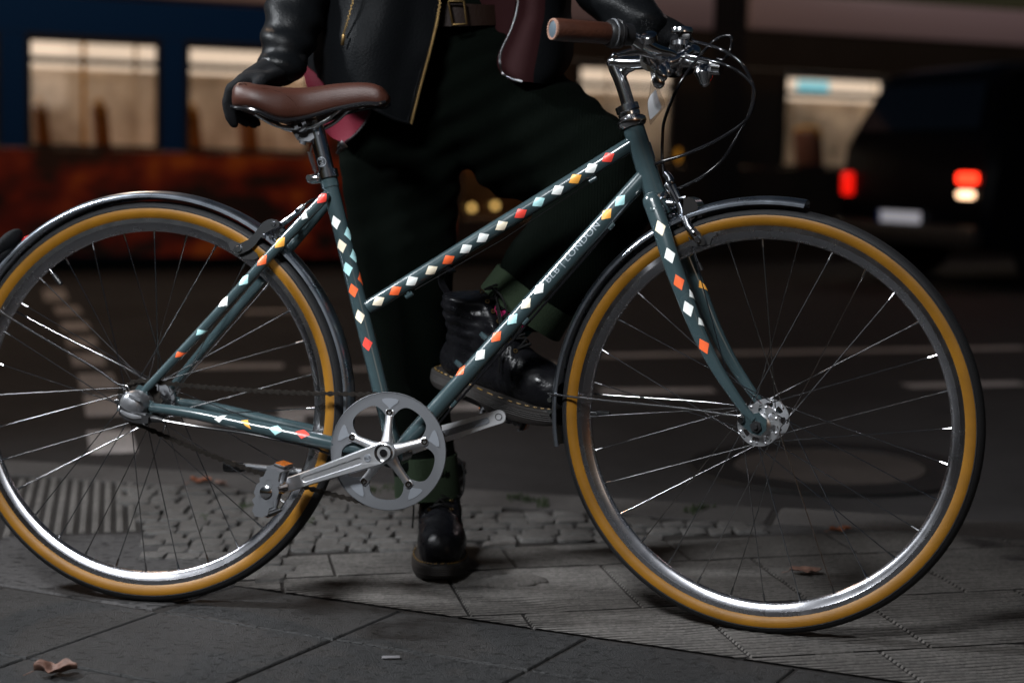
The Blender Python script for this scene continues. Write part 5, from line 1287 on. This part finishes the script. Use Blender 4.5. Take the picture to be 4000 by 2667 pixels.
# ================================================================== THE STREET BEHIND
# ---- tram
TX = V((.93959924, .34165485, -.02062109)); TY = V((-.34172752, .93979908, 0)); TZ = V((.01937969, .0070468, .99978736))
tram = empty('tram', mw=Matrix.Translation((-3, 12.2, 0)) @ Matrix((TX, TY, TZ)).transposed().to_4x4())
tag(tram, 'long lit tram with blue and white upper panels and dark red lower body', 'tram')
M['tblue'] = mat('tram_blue', (.001, .040, .155), .45, spec=.2)
M['tdark'] = mat('tram_dark_panel', (.02, .018, .016), .35, coat=.3, var=.4, vscale=1.5)
M['twhite'] = mat('tram_white_fairing', (.72, .58, .60), .4)
M['tblack'] = mat('tram_black_rubber', (.008, .008, .009), .5)
def adv():
    m = mat('red_orange_advert', (.2, .03, .01), .35, coat=.3); n = m.node_tree.nodes; L = m.node_tree.links; b = n['Principled BSDF']
    tc = n.new('ShaderNodeTexCoord'); mp = n.new('ShaderNodeMapping'); mp.inputs['Scale'].default_value = (1.5, 1, 2.2); nz = n.new('ShaderNodeTexNoise'); nz.inputs['Scale'].default_value = 1.6; nz.inputs['Detail'].default_value = 2.5
    rp = n.new('ShaderNodeValToRGB'); e = rp.color_ramp.elements; e[0].position = .42; e[0].color = (.012, .006, .008, 1); e[1].position = .68; e[1].color = (.62, .13, .014, 1)
    k = e.new(.52); k.color = (.20, .012, .005, 1); k = e.new(.59); k.color = (.34, .035, .008, 1)
    L.new(tc.outputs['Object'], mp.inputs[0]); L.new(mp.outputs[0], nz.inputs[0]); L.new(nz.outputs[0], rp.inputs[0]); L.new(rp.outputs[0], b.inputs['Base Color']); return m
M['tad'] = adv()
M['twall'] = mat('cream_tram_lining', (.60, .53, .45), .7, var=.55, vscale=2.6)
M['tseat'] = mat('seat_fabric', (.16, .06, .04), .8); M['tyellow'] = mat('yellow_handrail', (.75, .36, .01), .4)
M['tglow'] = mat('lit_back_wall_strip', (.8, .8, .8), .5, emit=(1, .78, .58), estr=1.05)  # glowing strip added high on the back wall, standing in for ceiling lights
M['tscreen'] = mat('lit_info_screen', (.2, .4, .4), .4, emit=(.30, .72, .80), estr=1.3)
M['tbulb'] = mat('golden_bulb', (.8, .5, .1), .4, emit=(1, .62, .18), estr=1.5)
M['tamber'] = mat('amber_marker', (.8, .3, .02), .4, emit=(1, .45, .04), estr=.22)
glass = bpy.data.materials.new('tram_glass'); glass.use_nodes = True; n = glass.node_tree.nodes; L_ = glass.node_tree.links
tp = n.new('ShaderNodeBsdfTransparent'); tp.inputs[0].default_value = (.86, .86, .86, 1); gl = n.new('ShaderNodeBsdfGlossy'); gl.inputs['Roughness'].default_value = .03; mx = n.new('ShaderNodeMixShader'); mx.inputs[0].default_value = .06
L_.new(tp.outputs[0], mx.inputs[1]); L_.new(gl.outputs[0], mx.inputs[2]); L_.new(mx.outputs[0], n['Material Output'].inputs[0]); M['tglass'] = glass
dg_ = glass.copy(); dg_.name = 'smoked_door_glass'; [x for x in dg_.node_tree.nodes if x.type == 'BSDF_TRANSPARENT'][0].inputs[0].default_value = (.30, .24, .18, 1); M['doorglass'] = dg_
ZB, ZT = .817, 1.657
WIN = [(-8.0, -7.0), (-6.76, -5.76), (-5.54, -4.54), (-4.32, -3.32), (-3.1, -2.12), (-1.92, -.84), (-.655, .324), (.504, 1.484), (1.664, 2.62), (3.72, 4.62), (5.66, 6.70), (6.86, 7.88), (8.06, 9.04), (9.24, 10.2)]
X0, X1 = -8.4, 10.5
def bx(mb, x0, x1, y0, y1, z0, z1, m=0, bev=0): mb.box(((x0+x1)/2, (y0+y1)/2, (z0+z1)/2), (x1-x0, y1-y0, z1-z0), None, m, bev)
m = MB(); bx(m, X0, 2.68, 0, .08, .02, ZB-.003, 0); m.build('side_panel', 'tad', tram)
m = MB(); bx(m, 3.47, X1, 0, .08, .02, ZB-.003, 0); m.build('side_panel', 'tdark', tram)
m = MB(); bx(m, 2.69, 2.75, 0, .08, .02, ZB-.003); bx(m, 3.40, 3.465, 0, .08, .02, ZB-.003); bx(m, 2.75, 3.40, 0, .08, .02, .34); bx(m, 2.75, 3.40, 0, .08, .77, ZB-.003); do_ = m.build('door', 'tdark', tram)
m = MB(); bx(m, 2.752, 3.398, .03, .036, .342, .768); m.build('pane', 'doorglass', do_)
m = MB(); bx(m, X0, 2.68, 0, .08, ZT+.003, 1.935); m.build('upper_panel', 'tblue', tram)
m = MB(); bx(m, 2.69, X1, 0, .08, ZT+.003, 1.985); m.build('upper_panel', 'tdark', tram)
m = MB(); bx(m, X0, 4.96, -.03, .5, 1.96, 2.31, 0, .03); m.build('roof_fairing', 'twhite', tram)
m = MB(); bx(m, 5.29, X1, -.03, .5, 1.99, 2.31, 0, .03); m.build('roof_fairing', 'twhite', tram)
m = MB()
for i in range(7): bx(m, 4.985+i*.042, 5.012+i*.042, -.01, .5, .1, 2.34)
bx(m, 4.97, 5.28, .02, .4, .1, 2.33); m.build('articulation_bellows', 'tblack', tram)
prev = X0
for a, b in WIN+[(X1, X1)]:
    if a-prev > .04:
        m = MB(); bx(m, prev+.002, a-.002, .003, .077, ZB, ZT); m.build('pillar', 'tblue' if a < .6 else ('tad' if a < 2.7 else 'tdark'), tram)
    prev = b
for a, b in WIN:
    wd = MB(); t = .035
    bx(wd, a, b, -.012, .05, ZB, ZB+t); bx(wd, a, b, -.012, .05, ZT-t-.02, ZT); bx(wd, a, a+t, -.0115, .05, ZB+t, ZT-t-.02); bx(wd, b-t, b, -.0115, .05, ZB+t, ZT-t-.02); bx(wd, a+t, b-t, -.008, .05, 1.448, 1.492)
    wo = wd.build('window', 'tblack', tram)
    g = MB(); bx(g, a+t, b-t, .02, .026, ZB+t, ZT-t-.02); g.build('pane', 'tglass', wo)
m = MB(); bx(m, X0, X1+.8, 1.75, 1.82, .3, 1.9); bx(m, X0, X1, .085, 1.745, .28, .33)
for x in [p[1]+.09 for p in WIN]: bx(m, x-.055, x+.055, 1.66, 1.748, .34, 1.5)
m.build('interior_lining', 'twall', tram)
m = MB(); bx(m, X0, X1, .085, 1.85, 1.93, 1.955); m.build('ceiling', 'twall', tram)
m = MB()
for k in range(13): bx(m, X0+k*1.455+.02, X0+(k+1)*1.455-.02, 1.60, 1.64, 1.50, 1.76, 0, .01)
m.build('light_panel', 'tglow', tram)
rng = random.Random(4)
for k, (a, b) in enumerate(WIN[1:]):
    for f in (.16, .62):
        x = a+(b-a)*f; s = MB(); s.box((x, .62, .92), (.09, .42, .50), Matrix.Rotation(rad(-6), 3, 'Y'), 0, .035); s.box((x+.2, .62, .70), (.4, .42, .09), None, 0, .03); so = s.build('seat', 'tseat', tram)
        h = MB(); h.tube(spline([(x-.02, .42, 1.10), (x-.03, .44, 1.19), (x-.03, .80, 1.19), (x-.02, .82, 1.10)], 5), .018, 10); h.build('grab_handle', 'tyellow', so)
    if k % 2: h = MB(); h.tube([(a+.5, 1.0, .34), (a+.5, 1.0, 1.92)], .018, 12); h.build('grab_pole', 'tyellow', tram)
m = MB(); bx(m, 6.10, 6.42, .5, .54, 1.50, 1.62, 0, .01); m.build('info_screen', 'tscreen', tram)
for x, z in ((2.82, .43), (3.02, .45)):
    m = MB(); m.ell((x, -.03, z), (.026, .02, .026)); m.build('marker_lamp', 'tbulb', tram)
for x, z in ((3.02, .66),):
    m = MB(); bx(m, x, x+.16, -.016, -.001, z, z+.05, 0, .004); m.build('side_marker', 'tamber', tram)
m = MB(); bx(m, 3.50, 3.60, -.05, -.002, .5, 1.45, 0, .02); m.build('door_edge', 'tamber', tram)
m = MB(); m.ell((4.66, -.03, .90), (.025, .02, .06)); m.build('side_marker', 'tamber', tram)
m = MB()
for x in (-7, -5.6, -2.2, -.9, 1.4, 3.9, 6.6, 8.4): m.lathe([(-.05, 0), (-.05, .22), (.05, .24), (.06, .26), (.06, 0)], (x, .35, .16), (0, 1, 0), 28)
m.build('bogie_wheels', 'tblack', tram)
for xa, xb in ((X0, 4.9), (5.3, X1)):
    d = bpy.data.lights.new('tram_ceiling_light', 'AREA'); d.shape = 'RECTANGLE'; d.size = xb-xa; d.size_y = .25; d.energy = 26*(xb-xa)/8; d.color = (1, .83, .67)
    o = bpy.data.objects.new('tram_ceiling_light', d); COL.objects.link(o); o.parent = tram; o.location = ((xa+xb)/2, .95, 1.91)

# ---- dark car braking at the right
hd_ = V((math.cos(rad(22)), math.sin(rad(22)), 0)); lf = V((-hd_.y, hd_.x, 0)); rc = V((2.80, 11.45, -.10))
car = empty('parked_car', mw=Matrix.Translation(rc) @ Matrix((hd_, lf, V((0, 0, 1)))).transposed().to_4x4())
car.name = 'car'; tag(car, 'dark boxy car seen from behind with glowing red tail lights, beside the tram', 'car')
M['carpaint'] = mat('dark_car_paint', (.002, .0025, .005), .3, spec=.08); M['carglass'] = mat('car_window_glass', (.004, .005, .009), .08, coat=.3)
M['carred'] = mat('lit_tail_light', (.5, .01, .01), .3, emit=(1, .010, .004), estr=1.1); M['carbrake'] = mat('lit_brake_light', (.5, .01, .01), .3, emit=(1, .03, .010), estr=5)
M['carwhite'] = mat('lit_reversing_light', (.8, .7, .6), .3, emit=(1, .62, .36), estr=4); M['plate'] = mat('number_plate', (.8, .8, .82), .4, emit=(.8, .85, 1), estr=.28); M['plateblue'] = mat('plate_blue', (.02, .06, .35), .4)
M['carchrome'] = mat('dark_bumper_plastic', (.02, .02, .021), .5)
prof = [(.02, .28), (-.02, .42), (-.03, .60), (.00, .78), (.02, .96), (.07, 1.08), (.20, 1.40), (.28, 1.50), (.50, 1.55), (1.3, 1.57), (1.9, 1.54), (2.25, 1.42), (2.75, 1.12), (3.1, 1.04), (3.7, .95), (3.92, .80), (3.98, .55), (3.96, .30), (3.6, .24), (3.0, .22), (1.2, .22), (.4, .24)]
m = MB(); n = len(prof); vs = []; fs = []; cxp, czp = 2.0, .75
ys = [(-1, .965), (-.93, .995), (-.5, 1), (.5, 1), (.93, .995), (1, .965)]
for s, k in ys:
    for x, z in prof:
        w_ = .88 if z < 1.0 else .88-.24*(z-1.0)/.57
        vs.append(V((cxp+(x-cxp)*k, s*w_, czp+(z-czp)*(k if z > .5 else 1))))
for i in range(len(ys)-1):
    for j in range(n): fs.append((i*n+j, i*n+(j+1) % n, (i+1)*n+(j+1) % n, (i+1)*n+j))
fs += [tuple(range(n)), tuple((len(ys)-1)*n+j for j in range(n))]
m.add(vs, fs); m.build('body', 'carpaint', car, 35)
m = MB(); m.add([V((.062, -.70, 1.08)), V((.062, .70, 1.08)), V((.195, .60, 1.40)), V((.195, -.60, 1.40)), V((.052, -.70, 1.085)), V((.052, .70, 1.085)), V((.185, .60, 1.405)), V((.185, -.60, 1.405))], [(0, 1, 2, 3), (4, 5, 6, 7), (0, 1, 5, 4), (1, 2, 6, 5), (2, 3, 7, 6), (3, 0, 4, 7)]); m.build('rear_window', 'carglass', car)
for s in (-1, 1):
    m = MB(); o_ = [V((x, s*(.888-.24*(z-1.0)/.57), z)) for x, z in ((.34, 1.06), (.46, 1.40), (1.2, 1.45), (1.9, 1.42), (2.45, 1.12))]; m.prism(o_, (0, s*.006, 0)); m.build('side_window', 'carglass', car)
m = MB(); m.box((-.035, .70, .70), (.05, .12, .17), None, 0, .02); m.build('tail_light', 'carred', car)
tl2 = MB(); tl2.box((-.03, -.70, .755), (.05, .19, .075), None, 0, .02); tl2.build('tail_light', 'carbrake', car)
m = MB(); m.box((-.03, -.69, .645), (.05, .16, .05), None, 0, .02); m.build('reversing_light', 'carwhite', car)
m = MB(); m.box((-.055, .02, .46), (.012, .50, .11), None, 0, .003); po = m.build('number_plate', 'plate', car); m = MB(); m.box((-.0615, .25, .46), (.004, .04, .105)); m.build('plate_band', 'plateblue', po)
m = MB(); m.box((-.04, 0, .36), (.12, 1.70, .16), None, 0, .05); m.build('bumper', 'carchrome', car)
for x in (.66, 3.2):
    for s in (-1, 1):
        wo = MB(); wo.lathe([(-.09, .0), (-.09, .20), (-.08, .28), (-.05, .31), (.05, .31), (.08, .28), (.09, .20), (.09, 0)], (x, s*.76, .31), (0, 1, 0), 32); w_ = wo.build('wheel', 'rubber', car)
        r_ = MB(); r_.lathe([(s*.092, 0), (s*.092, .17), (s*.085, .19)], (x, s*.76, .31), (0, 1, 0), 20); r_.build('rim', 'satin', w_)
